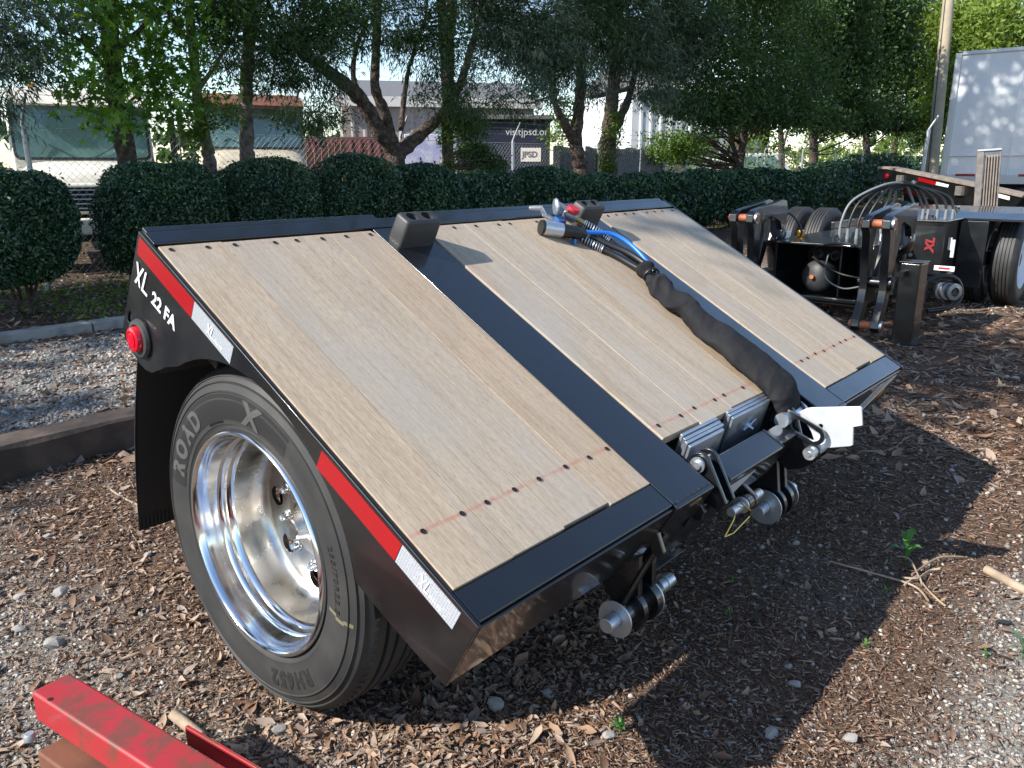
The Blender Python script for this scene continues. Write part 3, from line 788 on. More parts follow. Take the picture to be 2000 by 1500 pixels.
# lugs and the diagonal strut below the left skirt
ear([(.0, -.07), (-.03, -.085), (-.036, -.115), (-.02, -.13), (.02, -.12), (.02, -.05)], .905, .016, name='stop_lug')
ear([(-.005, -.09), (-.05, -.125), (-.052, -.15), (-.02, -.15), (.02, -.10)], .700, .016, name='stop_lug')
MB().tube([(.735, -.018, -.10), (.70, -.030, -.20), (.675, -.045, -.32)], .009, 8).build('diagonal_strut', M['paint'], T)
# weld beads
for u0, u1, s_ in ((.722, .90, .004), (1.725, 1.895, .004)):
    mb = MB(); mb.tube([(u0 + (u1-u0)*k/24, s_ + .0012*math.sin(k*2.4), -.0015 + .0006*math.cos(k*1.7)) for k in range(25)], .0032, 6); mb.build('weld_bead', M['paint'], T)
for u_ in (.7135, 1.9035):
    mb = MB(); mb.tube([(u_, .006 + .074*k/12, -.0025) for k in range(13)], .0026, 6); mb.build('weld_bead', M['paint'], T)

# ------------------------------------------------------------------ hoses and sleeve lying on the deck
def D3(u, s, t): return Matrix.Translation((.93, .8963, .5986)) @ Matrix.Rotation(TH, 4, 'X') @ Vector((u, s, t))
def smooth_path(pts, n=10):
    P = [Vector(p) for p in pts]; out = []
    for i in range(len(P)-1):
        p0 = P[max(i-1, 0)]; p1 = P[i]; p2 = P[i+1]; p3 = P[min(i+2, len(P)-1)]
        for k in range(n):
            t = k/n
            out.append(.5*((2*p1) + (p2-p0)*t + (2*p0-5*p1+4*p2-p3)*t*t + (3*p1-p0-3*p2+p3)*t**3))
    out.append(P[-1]); return out
# sleeve
spine = smooth_path([D3(*p) for p in ((1.690, .845, .036), (1.668, .775, .034), (1.640, .69, .033), (1.622, .58, .034), (1.610, .45, .036), (1.603, .31, .037), (1.600, .20, .036), (1.606, .135, .020), (1.612, .095, -.025), (1.612, .082, -.10))], 26)
N = 40; vs = []; m_ = len(spine); u_ = None
nrm = Vector((0, -math.sin(TH), math.cos(TH)))
r4 = np.random.default_rng(4)
fold_n = [lambda a, b, k=k: vnoise(np.array([a*1.0]), np.array([b*1.0]), 50+k, 2, 1.5)[0] for k in range(3)]
for i, p in enumerate(spine):
    t_ = (spine[min(i+1, m_-1)] - spine[max(i-1, 0)]).normalized()
    a_ = nrm.cross(t_).normalized(); b_ = t_.cross(a_)
    f = i/(m_-1)
    base = np.interp(f, [0, .03, .06, .085, .12, .2, .45, .7, .85, .95, 1], [.040, .043, .030, .026, .034, .043, .053, .059, .058, .050, .036])
    for k in range(N):
        q = 2*math.pi*k/N
        cx_, cy_ = math.cos(q), math.sin(q)
        n1 = float(fold_n[0](f*7.0 + .35*cy_, cx_*.55 + f*2)); n2 = float(fold_n[1](f*16 + .8*cx_, cy_*.8 - f*5)); n3 = float(fold_n[2](f*30 + 1.2*cy_, cx_*1.1 + f*9))
        a1 = np.interp(f, [0, .1, .35, .5, 1], [.010, .020, .013, .007, .007])
        wr = a1*(.75*(1 - 2.2*abs(n1)) + .55*(1 - 2.2*abs(n2)) + .35*(1 - 2*abs(n3))) * (.75 if f > .45 else 1) - a1*.45
        wr *= np.interp(f, [0, .04, .08], [.3, .3, 1])
        rr_ = base + wr
        wa = np.interp(f, [0, .08, .3, .5, .7, .88, 1], [.95, 1.0, 1.35, 1.55, 1.62, 1.55, 1.1]); ha = np.interp(f, [0, .08, .3, .6, .88, 1], [.80, .95, .78, .68, .66, .6])
        e = a_*math.cos(q)*wa + b_*math.sin(q)*ha
        vs.append(p + e*rr_)
fs = [(i*N+k, i*N+(k+1) % N, (i+1)*N+(k+1) % N, (i+1)*N+k) for i in range(m_-1) for k in range(N)]
sv = MB().add(vs, fs).build('hose_sleeve', M['cloth'], None, smooth=75)
tag(sv, 'black woven cloth sleeve bundling the hoses, lying down the plank deck', 'hose sleeve')
sub = sv.modifiers.new('sub', 'SUBSURF'); sub.levels = 1; sub.render_levels = 1
MB().tube([spine[19] + (nrm*math.sin(a)*.9 + nrm.cross((spine[20]-spine[18]).normalized())*math.cos(a))*.033 for a in np.linspace(0, 2*math.pi, 20)], .004, 6, cap=False).build('tie_cord', M['hose'], sv)

def hose(name, label, cat, pts, r, m, n=12):
    o = MB().tube(smooth_path(pts, 8), r, n).build(name, M[m], None, smooth=60); tag(o, label, cat); return o
def coil(parent, path, R_, turns, m='zinc', wr=.0022):
    P = smooth_path(path, 24); out = []
    n = turns*14
    for k in range(n+1):
        f = k/n*(len(P)-1); i = min(int(f), len(P)-2); p = P[i].lerp(P[i+1], f-i)
        t_ = (P[i+1]-P[i]).normalized(); a_ = nrm.cross(t_).normalized(); b_ = t_.cross(a_)
        q = 2*math.pi*k/14; out.append(p + (a_*math.cos(q) + b_*math.sin(q))*R_)
    return MB().tube(out, wr, 5).build('hose_spring', M[m], parent, smooth=60)
# electric cable: blue, with the big plug
pb = [D3(*p) for p in ((1.588, 1.088, .045), (1.645, 1.070, .052), (1.700, 1.040, .060), (1.725, .985, .062), (1.722, .90, .056), (1.700, .820, .045))]
cab = thing('electric_cable', 'bright blue electric cable ending in a silver and black round plug on the deck', 'cable', pb[0])
def ch(o, par):
    o.parent = par; o.matrix_parent_inverse = Matrix.Translation(-Vector(par.location)); return o
ch(MB().tube(smooth_path(pb, 8), .0085, 14).build('blue_cable', M['blue'], None, smooth=60), cab)
pl = [D3(1.430, 1.168, .028), D3(1.505, 1.128, .032), D3(1.595, 1.084, .040)]
ax_ = (pl[2]-pl[0]).normalized()
ch(MB().cyl(pl[0]-ax_*.010, pl[0], .0275, .029, 28).build('plug_rim', M['hose'], None), cab)
ch(MB().cyl(pl[0], pl[0].lerp(pl[2], .43), .028, n=28).build('plug_barrel', M['zinc'], None, bevel=.002), cab)
ch(MB().tube([pl[0].lerp(pl[2], f) for f in (.43, .46, .75, .92, 1.0)], [.0265, .027, .0245, .018, .013], 24).build('plug_body', M['hose'], None), cab)
ch(MB().obox(D3(1.535, 1.082, .012), Vector((.006, 0, 0)), Vector((0, .012, 0)), Vector((0, 0, .010))).build('plug_tab', M['blued'], None, bevel=.002), cab)
# two black air hoses, each with a spring and a coupling
def air_hose(label, pts, colr, gl):
    P = [D3(*p) for p in pts]
    o = thing('air_hose', label, 'air hose', P[0], group='black air hoses on the deck')
    ch(MB().tube(smooth_path(P, 8), .0115, 14).build('rubber_hose', M['hose'], None, smooth=60), o)
    c_ = coil(None, P[:3], .0150, 13); ch(c_, o)
    d = (P[0]-P[1]).normalized()
    ch(MB().cyl(P[0], P[0] + d*.035, .0135, .0135, 6).build('brass_fitting', M['brass'], None, bevel=.001), o)
    # coupling body
    g = P[0] + d*.060
    side_ = nrm.cross(d).normalized()
    ch(MB().tube([g - d*.028, g - d*.018, g + d*.012, g + d*.030], [.016, .024, .026, .018], 20).build('coupling_body', M['cast'], None, bevel=.002), o)
    ch(MB().cyl(g + nrm*.016, g + nrm*.036, .027, .025, 24).build('coupling_seal', M[colr], None, bevel=.002), o)
    ch(MB().obox(g + d*.045 + nrm*.016, d*.024, side_*.016, nrm*.005).build('coupling_tang', M['cast'], None, bevel=.003), o)
    if gl:
        f = [g + d*.06 + nrm*.014, g + d*.085 + nrm*.034]
        ch(MB().lathe([(.0001, -.006), (.030, -.006), (.032, 0), (.028, .007), (.0001, .008)], g + d*.035 - side_*.0 + nrm*.066, (d*.8 - nrm*.3 + side_*.4), 24).build('dummy_cover', M['zinc'], None), o)
        ch(MB().tube([f[0], f[1], g + d*.125 + nrm*.012], [.010, .012, .011], 10).build('coupling_hook', M['cast'], None), o)
    return o
air_hose('black air hose with red coupling cap nearer the far rubber block', ((1.640, 1.140, .050), (1.672, 1.085, .044), (1.690, 1.030, .036), (1.705, .96, .030), (1.715, .89, .030), (1.700, .810, .038)), 'redp', False)
air_hose('black air hose with blue capped coupling and silver cover beside the plug', ((1.568, 1.130, .018), (1.605, 1.065, .016), (1.635, 1.010, .015), (1.660, .95, .018), (1.672, .88, .022), (1.680, .800, .032)), 'blued', True)
hose('air_hose', 'thick plain black hose running under the blue cable into the cloth sleeve', 'air hose', [D3(*p) for p in ((1.63, 1.085, .030), (1.665, 1.01, .034), (1.690, .94, .042), (1.698, .87, .045), (1.690, .80, .046))], .0125, 'hose')

# ------------------------------------------------------------------ chain link fence behind the hedge
FY = 10.2
fx0, fx1, fh = -2.08, 50.0, 1.84
fence = thing('chain_link_fence', 'chain link fence with leaning barbed wire arms running behind the hedge', 'fence', (0, FY, 0))
px_ = np.arange(fx0, fx1, 2.76)
pm = None
for x in px_:
    if pm is None:
        pm = MB(); pm.cyl((0, 0, -.1), (0, 0, fh), .030, n=12); pm.tube([(0, 0, fh), (-.01, -.02, fh + .05), (.02, -.16, fh + .34)], [.030, .018, .014], 10)
        o = pm0 = pm.build('fence_post', M['galv'], fence, smooth=50)
    else: o = pm0.copy(); COL.objects.link(o)
    o.location = (x, 0, 0)
wm = MB(); cell = .088; hh = fh - .03
nn_ = int((24 - fx0)/cell)
wire_v = []; wire_f = []
for i in range(-int(hh/cell)-1, nn_):
    for sg in (1, -1):
        xa = fx0 + i*cell if sg > 0 else fx0 + (i + hh/cell)*cell
        xb = xa + sg*hh*.98
        za, zb = .03, .03 + hh*.98
        # wavy links: short offset at each crossing
        m_ = 22; pts = []
        for k in range(m_+1):
            f = k/m_; pts.append((xa + (xb-xa)*f, .006*sg*(1 if k % 2 else -1), za + (zb-za)*f))
        b0 = len(wire_v)
        for p in pts:
            for q in ((-.0022, 0), (.0011, .0019), (.0011, -.0019)): wire_v.append((p[0] + q[0], p[1] + q[1], p[2]))
        for k in range(m_):
            for c in range(3):
                c2 = (c+1) % 3; wire_f.append((b0 + k*3 + c, b0 + k*3 + c2, b0 + k*3 + 3 + c2, b0 + k*3 + 3 + c))
o = np_mesh('wire_mesh', wire_v, wire_f, M['wire'], fence); o['kind'] = 'stuff'
MB().cyl((fx0, 0, fh-.02), (fx1, 0, fh-.02), .004, n=6).build('tension_wire', M['wire'], fence)
for dy, dz in ((-.06, .14), (-.11, .24), (-.16, .33)):
    w = MB(); pts = [(x + d, dy + 0*d, fh + dz - .02*math.sin(math.pi*((d/2.76) % 1))) for x in px_[:-1] for d in np.linspace(0, 2.76, 7)[:-1]]
    w.tube(pts, .0028, 5); w.build('barbed_strand', M['wire'], fence)

# ------------------------------------------------------------------ trucks behind the fence
def truck(name, label, at, head, paint, scale=1.0, dark_roof=None, seed=0):
    """bonneted truck, nose towards -Y of its own frame"""
    t = thing(name, label, 'truck', at, (0, 0, head)); t.scale = (scale*(.86 if paint == 'truckw' else .92), scale, scale*(1.02 if paint == 'truckw' else 1))
    P = M[paint]
    # cab: body with raked screen
    cab = [(-.10, .55), (-.10, 1.36), (.16, 2.22), (.30, 2.32), (1.55, 2.34), (1.62, 2.20), (1.62, .55)]
    MB().prism(cab, lambda a, b, d: (d, a, b), -1.03, 1.03).build('cab', P, t, bevel=.06, seg=3)
    # screen glass set in a black gasket
    def onscr(u, v, off): # v 0..1 up the screen
        y = -.10 + .26*v; z = 1.36 + .86*v; return Vector((u, y - off*.957, z + off*.29))
    def scr(w, v0, v1, r, off):
        out = []
        for cx, cy, a0 in ((w-r, v1-r*1.1, 0), (-w+r, v1-r*1.1, 90), (-w+r, v0+r*1.1, 180), (w-r, v0+r*1.1, 270)):
            for a in np.linspace(a0, a0+90, 6): out.append((cx + r*math.cos(R(a)), cy + r*1.1*math.sin(R(a))))
        return out
    gk = MB().prism(scr(.985, .02, .93, .10, 0), lambda a, b, d: onscr(a, b, d), 0, .012).build('windscreen_gasket', M['rubber'], t)
    MB().prism(scr(.945, .06, .89, .085, 0), lambda a, b, d: onscr(a, b, d), .012, .016).build('windscreen', M['glass'], t)
    for sg in (-1, 1):
        MB().prism([(.12, 1.42), (.30, 2.12), (1.0, 2.14), (1.0, 1.42)], lambda a, b, d: (sg*(1.031 + d), a, b), 0, .006).build('side_window', M['glass'], t)
        # mirrors on tubular arms
        mr = MB().box(sg*1.36-.05, sg*1.36+.05, -.02, .06, 1.42, 1.98).build('mirror', M['rubber'], t, bevel=.02)
        MB().tube([(sg*1.03, .1, 2.05), (sg*1.36, .05, 2.08), (sg*1.40, .05, 2.0), (sg*1.40, .05, 1.30), (sg*1.03, .1, 1.22)], .016, 8).build('mirror_arm', M['rubber'], mr)
        w_ = MB().lathe([(.18, .0), (.30, .02), (.47, .03), (.50, .08), (.50, .24), (.47, .28), (.2, .28)], (sg*.78 - .14, -.55, .50), (1, 0, 0), 32).build('front_wheel', M['tyre'], t)
        MB().lathe([(.02, .02), (.12, .0), (.20, .06), (.28, .03)], (sg*.78 - .14*1.0, -.55, .50), (1, 0, 0), 24).build('wheel_rim', M['galv'], w_)
        MB().lathe([(.0001, -.03), (.07, -.025), (.105, 0), (.105, .05)], (sg*.80, -1.36, .93), (0, 1, 0), 24).build('headlamp', M['silver'], t)
        MB().box(sg*.62-.05, sg*.62+.05, .5, .56, 2.34, 2.40).build('clearance_lamp', M['amber'], t, bevel=.01)
    # bonnet: loft of rounded cross sections
    sec = []
    for y, w, zt, zb in ((-.08, .99, 1.37, .75), (-.5, .98, 1.36, .72), (-.95, .95, 1.31, .70), (-1.20, .92, 1.22, .70), (-1.32, .90, 1.10, .72), (-1.36, .88, 1.0, .74)):
        ring = []
        for k in range(15):
            a = math.pi*k/14; ca, sa = math.cos(a), math.sin(a)
            ring.append((w*math.copysign(abs(ca)**.35, ca), y, zb + (zt-zb)*(sa**.45)))
        sec.append(ring)
    n = 15; vs_ = [p for r_ in sec for p in r_]
    MB().add(vs_, [(i*n+k, i*n+k+1, (i+1)*n+k+1, (i+1)*n+k) for i in range(len(sec)-1) for k in range(n-1)]).build('bonnet', P, t, smooth=50)
    gr = MB().box(-.66, .66, -1.40, -1.30, .72, 1.10).build('grille_frame', P, t, bevel=.05, seg=3)
    MB().box(-.60, .60, -1.408, -1.39, .76, 1.05).build('grille_opening', M['dark'], gr, bevel=.02)
    for k in range(5): MB().box(-.6, .6, -1.416, -1.404, .79+.055*k, .805+.055*k).build('grille_bar', M['silver'], gr)
    for sg in (-1, 1):
        MB().prism([(-1.2, .30), (-1.36, .45), (-1.36, .98), (-1.1, 1.12), (-.2, 1.05), (-.10, .75), (-.15, .55), (-.25, .86), (-.55, 1.0), (-.85, .86), (-1.0, .45)], lambda a, b, d: (sg*(.80 + d), a, b), 0, .24).build('wing', P, t, bevel=.03)
    MB().box(-1.05, 1.05, -1.52, -1.42, .48, .68).build('bumper', P, t, bevel=.03)
    MB().box(-.45, .45, -1.3, 3.2, .38, .52).build('chassis', M['inner'], t)
    MB().box(-.9, .9, -1.1, 1.5, .52, .75).build('engine_bay', M['dark'], t)
    MB().box(-1.15, 1.15, 1.9, 5.2, .75, .95).build('load_bed', M['inner'], t)
    if dark_roof:
        MB().prism([(-.20, 2.15), (.05, 2.28), (.9, 2.42), (.9, 2.36), (.05, 2.22), (-.18, 2.10)], lambda a, b, d: (d, a, b), -1.02, 1.02).build('sun_visor', M[dark_roof], t)
    else:
        MB().prism([(-.02, 2.10), (.20, 2.29), (.24, 2.27), (.02, 2.08)], lambda a, b, d: (d, a, b), -.98, .98).build('sun_visor', P, t)
    # wipers
    for sg in (-1, 1): MB().tube([onscr(sg*.1, .03, .03), onscr(sg*.5, .25, .03), onscr(sg*.62, .10, .03)], .006, 5).build('wiper', M['rubber'], t)
    return t
tp = atY(166, 325, 12.6)
truck('old_truck', 'weathered cream truck with a big windscreen, nose to the chain link fence', (tp.x+.12, 12.85, 0), R(-20), 'truckw', 1.06)
tp = atY(497, 300, 17.0)
truck('old_truck', 'dirty tan truck with a rusty roof visor, right of the grey slim trunk', (tp.x, 17.0, .10), R(-28), 'truckt', 1.22, 'rust')

# corrugated panels leaning against the fence
cp = thing('sheet_metal_stack', 'leaning row of red brown ribbed sheet metal behind the fence', 'sheet metal', atZ(640, 420, 0) if False else (7.9, 12.4, 0))
A = atY(598, 300, 11.6); B_ = atY(676, 275, 13.6)
d = Vector((B_.x-A.x, B_.y-A.y, 0)); ln = d.length; d.normalize(); nrm2 = Vector((-d.y, d.x, 0))
for k in range(6):
    a = A + d*(ln*k/6); z1 = A.z + (B_.z-A.z)*(k+.5)/6
    mb = MB(); prof = [(0, 0), (.04, .05), (.18, .05), (.22, 0), (ln/6*.96, 0)]
    vs_ = []
    for f, dd in prof:
        q = Vector((a.x, a.y, 0)) + d*f - nrm2*dd; vs_ += [(q.x-7.9, q.y-12.4, .25), (q.x-7.9, q.y-12.4, z1 + .015*(k % 2))]
    mb.add(vs_, [(i*2, i*2+2, i*2+3, i*2+1) for i in range(4)])
    so_ = mb.build('ribbed_sheet', M['rustpanel'], cp, smooth=0); s2 = so_.modifiers.new('thick', 'SOLIDIFY'); s2.thickness = .01

# dark red container and tan building far behind
def bx_at(px0, px1, py0, py1, dep, th):
    """upright slab facing the camera heading: returns centre, half axes"""
    a, b = atD(px0, (py0+py1)/2, dep), atD(px1, (py0+py1)/2, dep)
    zt, zb = atD((px0+px1)/2, py0, dep).z, atD((px0+px1)/2, py1, dep).z
    w = Vector((b.x-a.x, b.y-a.y, 0)); return (a+b)/2, w, zb, zt
def ribbed_wall(mb, a, w, z0, z1, pitch=.3, depth=.035):
    L_ = w.length; d = w.normalized(); nn = Vector((d.y, -d.x, 0)); n = int(L_/pitch); vs_ = []
    for k in range(n):
        for f, o_ in ((0, 0), (.55, 0), (.68, depth), (.87, depth)):
            q = a + d*((k+f)*pitch) + nn*o_; vs_ += [(q.x, q.y, z0), (q.x, q.y, z1)]
    q = a + d*L_; vs_ += [(q.x, q.y, z0), (q.x, q.y, z1)]
    m_ = len(vs_)//2; mb.add(vs_, [(i*2, i*2+2, i*2+3, i*2+1) for i in range(m_-1)]); return mb
# container
c0, w, zb, zt = bx_at(600, 775, 250, 330, 24, 2.4)
a = c0 - w/2; a.z = 0
ct = thing('shipping_container', 'dark red ribbed shipping container behind the forked cedar', 'container', (a.x, a.y, 0))
bk = Vector((_F.x, _F.y, 0))
mb = MB(); ribbed_wall(mb, Vector((0, 0, 0)), w, .15, 2.15, .28, .04); mb.build('ribbed_side', M['maroon'], ct, smooth=0)
MB().obox(w/2 + bk*1.22 + Vector((0, 0, 2.20)), w/2, bk*1.2, (0, 0, .05)).build('container_roof', M['maroon'], ct)
MB().obox(w/2 + bk*2.4 + Vector((0, 0, 1.1)), w/2, bk*.03, (0, 0, 1.05)).build('container_back', M['maroon'], ct)
for f in (0.005, .995): MB().obox(w*f + bk*1.2 + Vector((0, 0, 1.1)), w.normalized()*.06, bk*1.22, (0, 0, 1.09)).build('container_end', M['maroon'], ct)
# tan building
def building(nm, lab, x0, x1, yb, dep, zt, slope, wallm, roofm='roof'):
    a, b = atD(x0, 300, dep), atD(x1, 300, dep*(1+slope)); a.z = b.z = 0; w = b - a
    t = thing(nm, lab, 'building', (a.x, a.y, 0)); d = w.normalized(); nb = Vector((-d.y, d.x, 0))
    if nb.dot(_F) < 0: nb = -nb
    mb = MB(); ribbed_wall(mb, Vector((0, 0, 0)), w, 0, zt, .40, .03); mb.build('wall', M[wallm], t, smooth=0)
    MB().obox(w/2 + nb*6 + Vector((0, 0, zt/2)), w/2, nb*.05, (0, 0, zt/2)).build('rear_wall', M[wallm], t)
    for f in (0, 1): MB().obox(w*f + nb*3 + Vector((0, 0, zt/2)), d*.05, nb*2.95, (0, 0, zt/2)).build('side_wall', M[wallm], t)
    MB().obox(w/2 - nb*.18 + Vector((0, 0, zt + .14)), w/2 + d*.3, nb*.06, (0, 0, .16)).build('fascia', M['fascia'], t)
    rf = MB(); rf.prism([(-.12, zt+.28), (3.0, zt+1.1), (6.2, zt+.28), (6.2, zt+.20), (-.12, zt+.20)], lambda p, q, s_: Vector((0, 0, q)) + nb*p + w*s_, -.01, 1.01); rf.build('roof', M[roofm], t, smooth=0)
    # a door and two window openings
    for f, ww, z0, z1, m_, nm2 in ((.42, 1.0, .05, 2.1, 'roof', 'door'), (.56, 1.2, 1.9, 2.6, 'glass', 'window'), (.70, 1.2, 1.9, 2.6, 'glass', 'window')):
        MB().obox(w*f - nb*.05 + Vector((0, 0, (z0+z1)/2)), d*ww/2, nb*.02, (0, 0, (z1-z0)/2)).build(nm2, M[m_], t)
    return t
building('tan_warehouse', 'tan ribbed metal warehouse with pale fascia and grey roof behind the cedar', 675, 1040, 330, 27, 3.35, .05, 'sheet')
building('white_warehouse', 'white ribbed metal building behind the grey cedars', 1235, 1420, 330, 30, 4.1, .03, 'vanw')
building('brown_shed', 'brown ribbed shed between the white building and the dark oaks', 1375, 1500, 330, 36, 3.6, .03, 'maroon')

# navy trailer with a web address
c0, w, zb, zt = bx_at(896, 1072, 236, 345, 20.5, 2)
a = c0 - w/2; a.z = 0; d = w.normalized(); nb = Vector((-d.y, d.x, 0)); nb = nb if nb.dot(_F) > 0 else -nb
nt_ = thing('navy_trailer', 'navy blue enclosed trailer with white web address lettering behind the fence', 'trailer', (a.x, a.y, 0))
mb = MB(); mb.obox(w/2 + nb*2.5 + Vector((0, 0, (.45+zt)/2)), w/2, nb*2.5, (0, 0, (zt-.45)/2)); mb.build('box_body', M['navy'], nt_, bevel=.03)
MB().obox(w/2 + nb*2.5 + Vector((0, 0, zt + .07)), w/2 + d*.12, nb*2.65, (0, 0, .06)).build('roof_cap', M['roof'], nt_, bevel=.03)
for f in (.01, .99): MB().obox(w*f - nb*.02 + Vector((0, 0, (.45+zt)/2)), d*.05, nb*.03, (0, 0, (zt-.45)/2)).build('corner_post', M['inner'], nt_)
tM = lambda f, z, sz: basis(w*f - nb*.012 + Vector((0, 0, z)), d, Vector((0, 0, 1)), -nb)
text('lettering', 'visitjpsd.org', .25, tM(.52, zt-.36, 1), M['silver'], nt_)  # white letters drawn in silver, their shade put into the colour
MB().obox(w*.80 - nb*.012 + Vector((0, 0, zt-.84)), d*.26, nb*.004, (0, 0, .17)).build('sign_plate', M['fascia'], nt_)
text('sign_lettering', 'JPSD', .20, basis(w*.80 - d*.22 - nb*.020 + Vector((0, 0, zt-.90)), d, Vector((0, 0, 1)), -nb), M['roof'], nt_, bold=.008)
MB().obox(w*.5 + nb*.6 + Vector((0, 0, .28)), w*.3, nb*.4, (0, 0, .28)).build('wheel_block', M['tyre'], nt_, bevel=.1)
MB().obox(w*.30 - nb*.015 + Vector((0, 0, zt-.75)), (d*.03 + Vector((0, 0, -.1))), nb*.004, d*.03).build('red_swoosh', M['redp'], nt_)
# lilac printed box beside it
c0, w2, zb2, zt2 = bx_at(790, 893, 262, 345, 23.5, 2); a2 = c0 - w2/2; a2.z = 0
lt = thing('lilac_box_truck', 'box truck with pale lilac printed side left of the navy trailer', 'truck', (a2.x, a2.y, 0))
MB().obox(w2/2 + nb*2 + Vector((0, 0, (.8+zt2)/2)), w2/2, nb*2, (0, 0, (zt2-.8)/2)).build('box_body', M['lav'], lt, bevel=.03)
for f in (0.25, .75): MB().lathe([(.1, -.15), (.44, -.15), (.46, 0), (.44, .15), (.1, .15)], w2*f + nb*.6 + Vector((0, 0, .46)), nb, 24).build('wheel', M['tyre'], lt)
MB().obox(w2/2 + nb*2 + Vector((0, 0, .68)), w2/2, nb*1.9, (0, 0, .08)).build('chassis', M['inner'], lt)
# grey privacy mesh hung on the fence
gm = thing('privacy_screen', 'weathered grey mesh screen tied to the fence behind the grey cedars', 'screen', (0, FY+.04, 0))
xa, xb = atY(1085, 300, FY).x, atY(1300, 300, FY).x
for k in range(4):
    u0 = xa + (xb-xa)*k/4; u1 = xa + (xb-xa)*(k+1)/4 - .03
    n = 10; vs_ = []
    for i in range(n+1):
        for j in (0, 1, 2): vs_.append((u0 + (u1-u0)*i/n, .025*math.sin(i*1.9 + j + k), .15 + .82*j*1.0 + .02*math.sin(i + k)))
    MB().add(vs_, [(i*3+j, i*3+3+j, i*3+4+j, i*3+1+j) for i in range(n) for j in (0, 1)]).build('mesh_panel', M['screen'], gm)
# white pickup far behind the oaks
p0 = atD(1455, 290, 27)
pk = thing('pickup_truck', 'white pickup truck parked behind the dark oak trunks', 'pickup', (p0.x, p0.y, 0), (0, 0, YAW - R(90) + R(8)))
bodyp = [(-2.7, .55), (-2.75, 1.05), (-1.2, 1.12), (-.95, 1.12), (-.85, 1.15), (1.35, 1.15), (2.55, 1.05), (2.65, .6)]
MB().prism(bodyp, lambda a_, b_, d_: (a_, d_, b_), -.95, .95).build('body', M['vanw'], pk, bevel=.06, seg=3)
MB().prism([(-.95, 1.12), (-.75, 1.80), (.75, 1.82), (1.45, 1.15)], lambda a_, b_, d_: (a_, d_*(1-.10*max(0, b_-1.1)), b_), -.90, .90).build('cab', M['vanw'], pk, bevel=.05, seg=3)
for sg in (-1, 1):
    MB().prism([(-.80, 1.20), (-.68, 1.70), (0, 1.72), (0, 1.20)], lambda a_, b_, d_: (a_, sg*(.905-.07*(b_-1.1)) + d_, b_), -.012, .012).build('side_window', M['glass'], pk)
    MB().prism([(.08, 1.20), (.08, 1.72), (.66, 1.72), (1.22, 1.20)], lambda a_, b_, d_: (a_, sg*(.905-.07*(b_-1.1)) + d_, b_), -.012, .012).build('side_window', M['glass'], pk)
    for xw in (-1.75, 1.75): MB().lathe([(.05, -.12), (.2, -.13), (.37, -.12), (.39, 0), (.37, .12), (.05, .12)], (xw, sg*.86, .39), (0, 1, 0), 28).build('wheel', M['tyre'], pk)

# ------------------------------------------------------------------ utility pole
p = atD(1821, 345, 27.0); p2 = atD(1856, -10, 27.0)
up_ = thing('utility_pole', 'tall weathered wooden utility pole leaning beside the white box trailer', 'pole', (p.x, p.y, 0))
k_ = (p2 - p)/(p2.z - p.z); e_ = Vector((k_.x, k_.y, 1))
MB().tube([e_*-.1, e_*3, e_*6, e_*11], [.205, .20, .19, .16], 16).build('pole_shaft', M['pole'], up_, smooth=60)
MB().tube([e_*.2 + Vector((-.21, .06, 0)), e_*5 + Vector((-.2, .06, 0)), e_*10 + Vector((-.17, .05, 0))], .016, 6).build('ground_wire', M['hose'], up_)
fp = atD(1797, 345, 25.0)
MB_ = thing('gate_post', 'leaning galvanised gate post left of the utility pole', 'post', (fp.x, fp.y, 0))
MB().tube([(0, 0, 0), (.10, -.05, 2.5)], .055, 12).build('post_tube', M['galv'], MB_); MB().tube([(.10, -.05, 2.5), (.2, -.25, 2.9)], .03, 8).build('barbed_arm', M['galv'], MB_)

# ------------------------------------------------------------------ white box trailer on the right
bt = thing('box_trailer', 'tall white box trailer with grey corner post at the right edge', 'trailer', (21, 5, 0))
zt, zb = 3.82, 1.22
MB().box(.02, 2.5, -13.9, -.02, zb, zt).build('box_body', M['cladding'], bt)
MB().box(-.02, .12, -.02, .12, 1.02, zt+.02).build('corner_post', M['galv'], bt, bevel=.02)
MB().box(-.015, .05, -14, -.02, zt-.02, zt+.05).build('top_rail', M['galv'], bt)
MB().box(-.015, .10, -14, -.02, 1.02, 1.22).build('bottom_rail', M['galv'], bt, bevel=.006)
MB().box(-.012, .02, -14, -.02, 1.62, 1.632).build('rub_strip', M['galv'], bt)
for k in range(1, 11): MB().box(-.004, .02, -1.25*k-.012, -1.25*k+.012, 1.22, zt-.02).build('panel_seam', M['vanw'], bt)
for k in range(12): MB().box(-.004-.014, -.012, -.62-1.25*k, -.22-1.25*k, 1.18, 1.235).build('red_tape', M['tape_red'], bt, smooth=0)
MB().box(.6, .75, -13.5, -.4, .80, 1.02).build('chassis_rail', M['inner'], bt); MB().box(1.75, 1.9, -13.5, -.4, .80, 1.02).build('chassis_rail', M['inner'], bt)
for yy in (-1.7, -2.95):
    for x_ in (.30, 2.2): MB().lathe([(.1, -.28), (.45, -.27), (.50, -.2), (.50, .2), (.45, .27), (.1, .28)], (x_, yy, .50), (1, 0, 0), 32).build('dual_wheel', M['tyre'], bt)
for x_ in (.45, 2.05): MB().box(x_-.05, x_+.05, -10.1, -10.0, .12, 1.02).build('landing_leg', M['inner'], bt)
MB().box(.3, 2.2, -.12, -.04, .50, .60).build('underride_bar', M['inner'], bt)

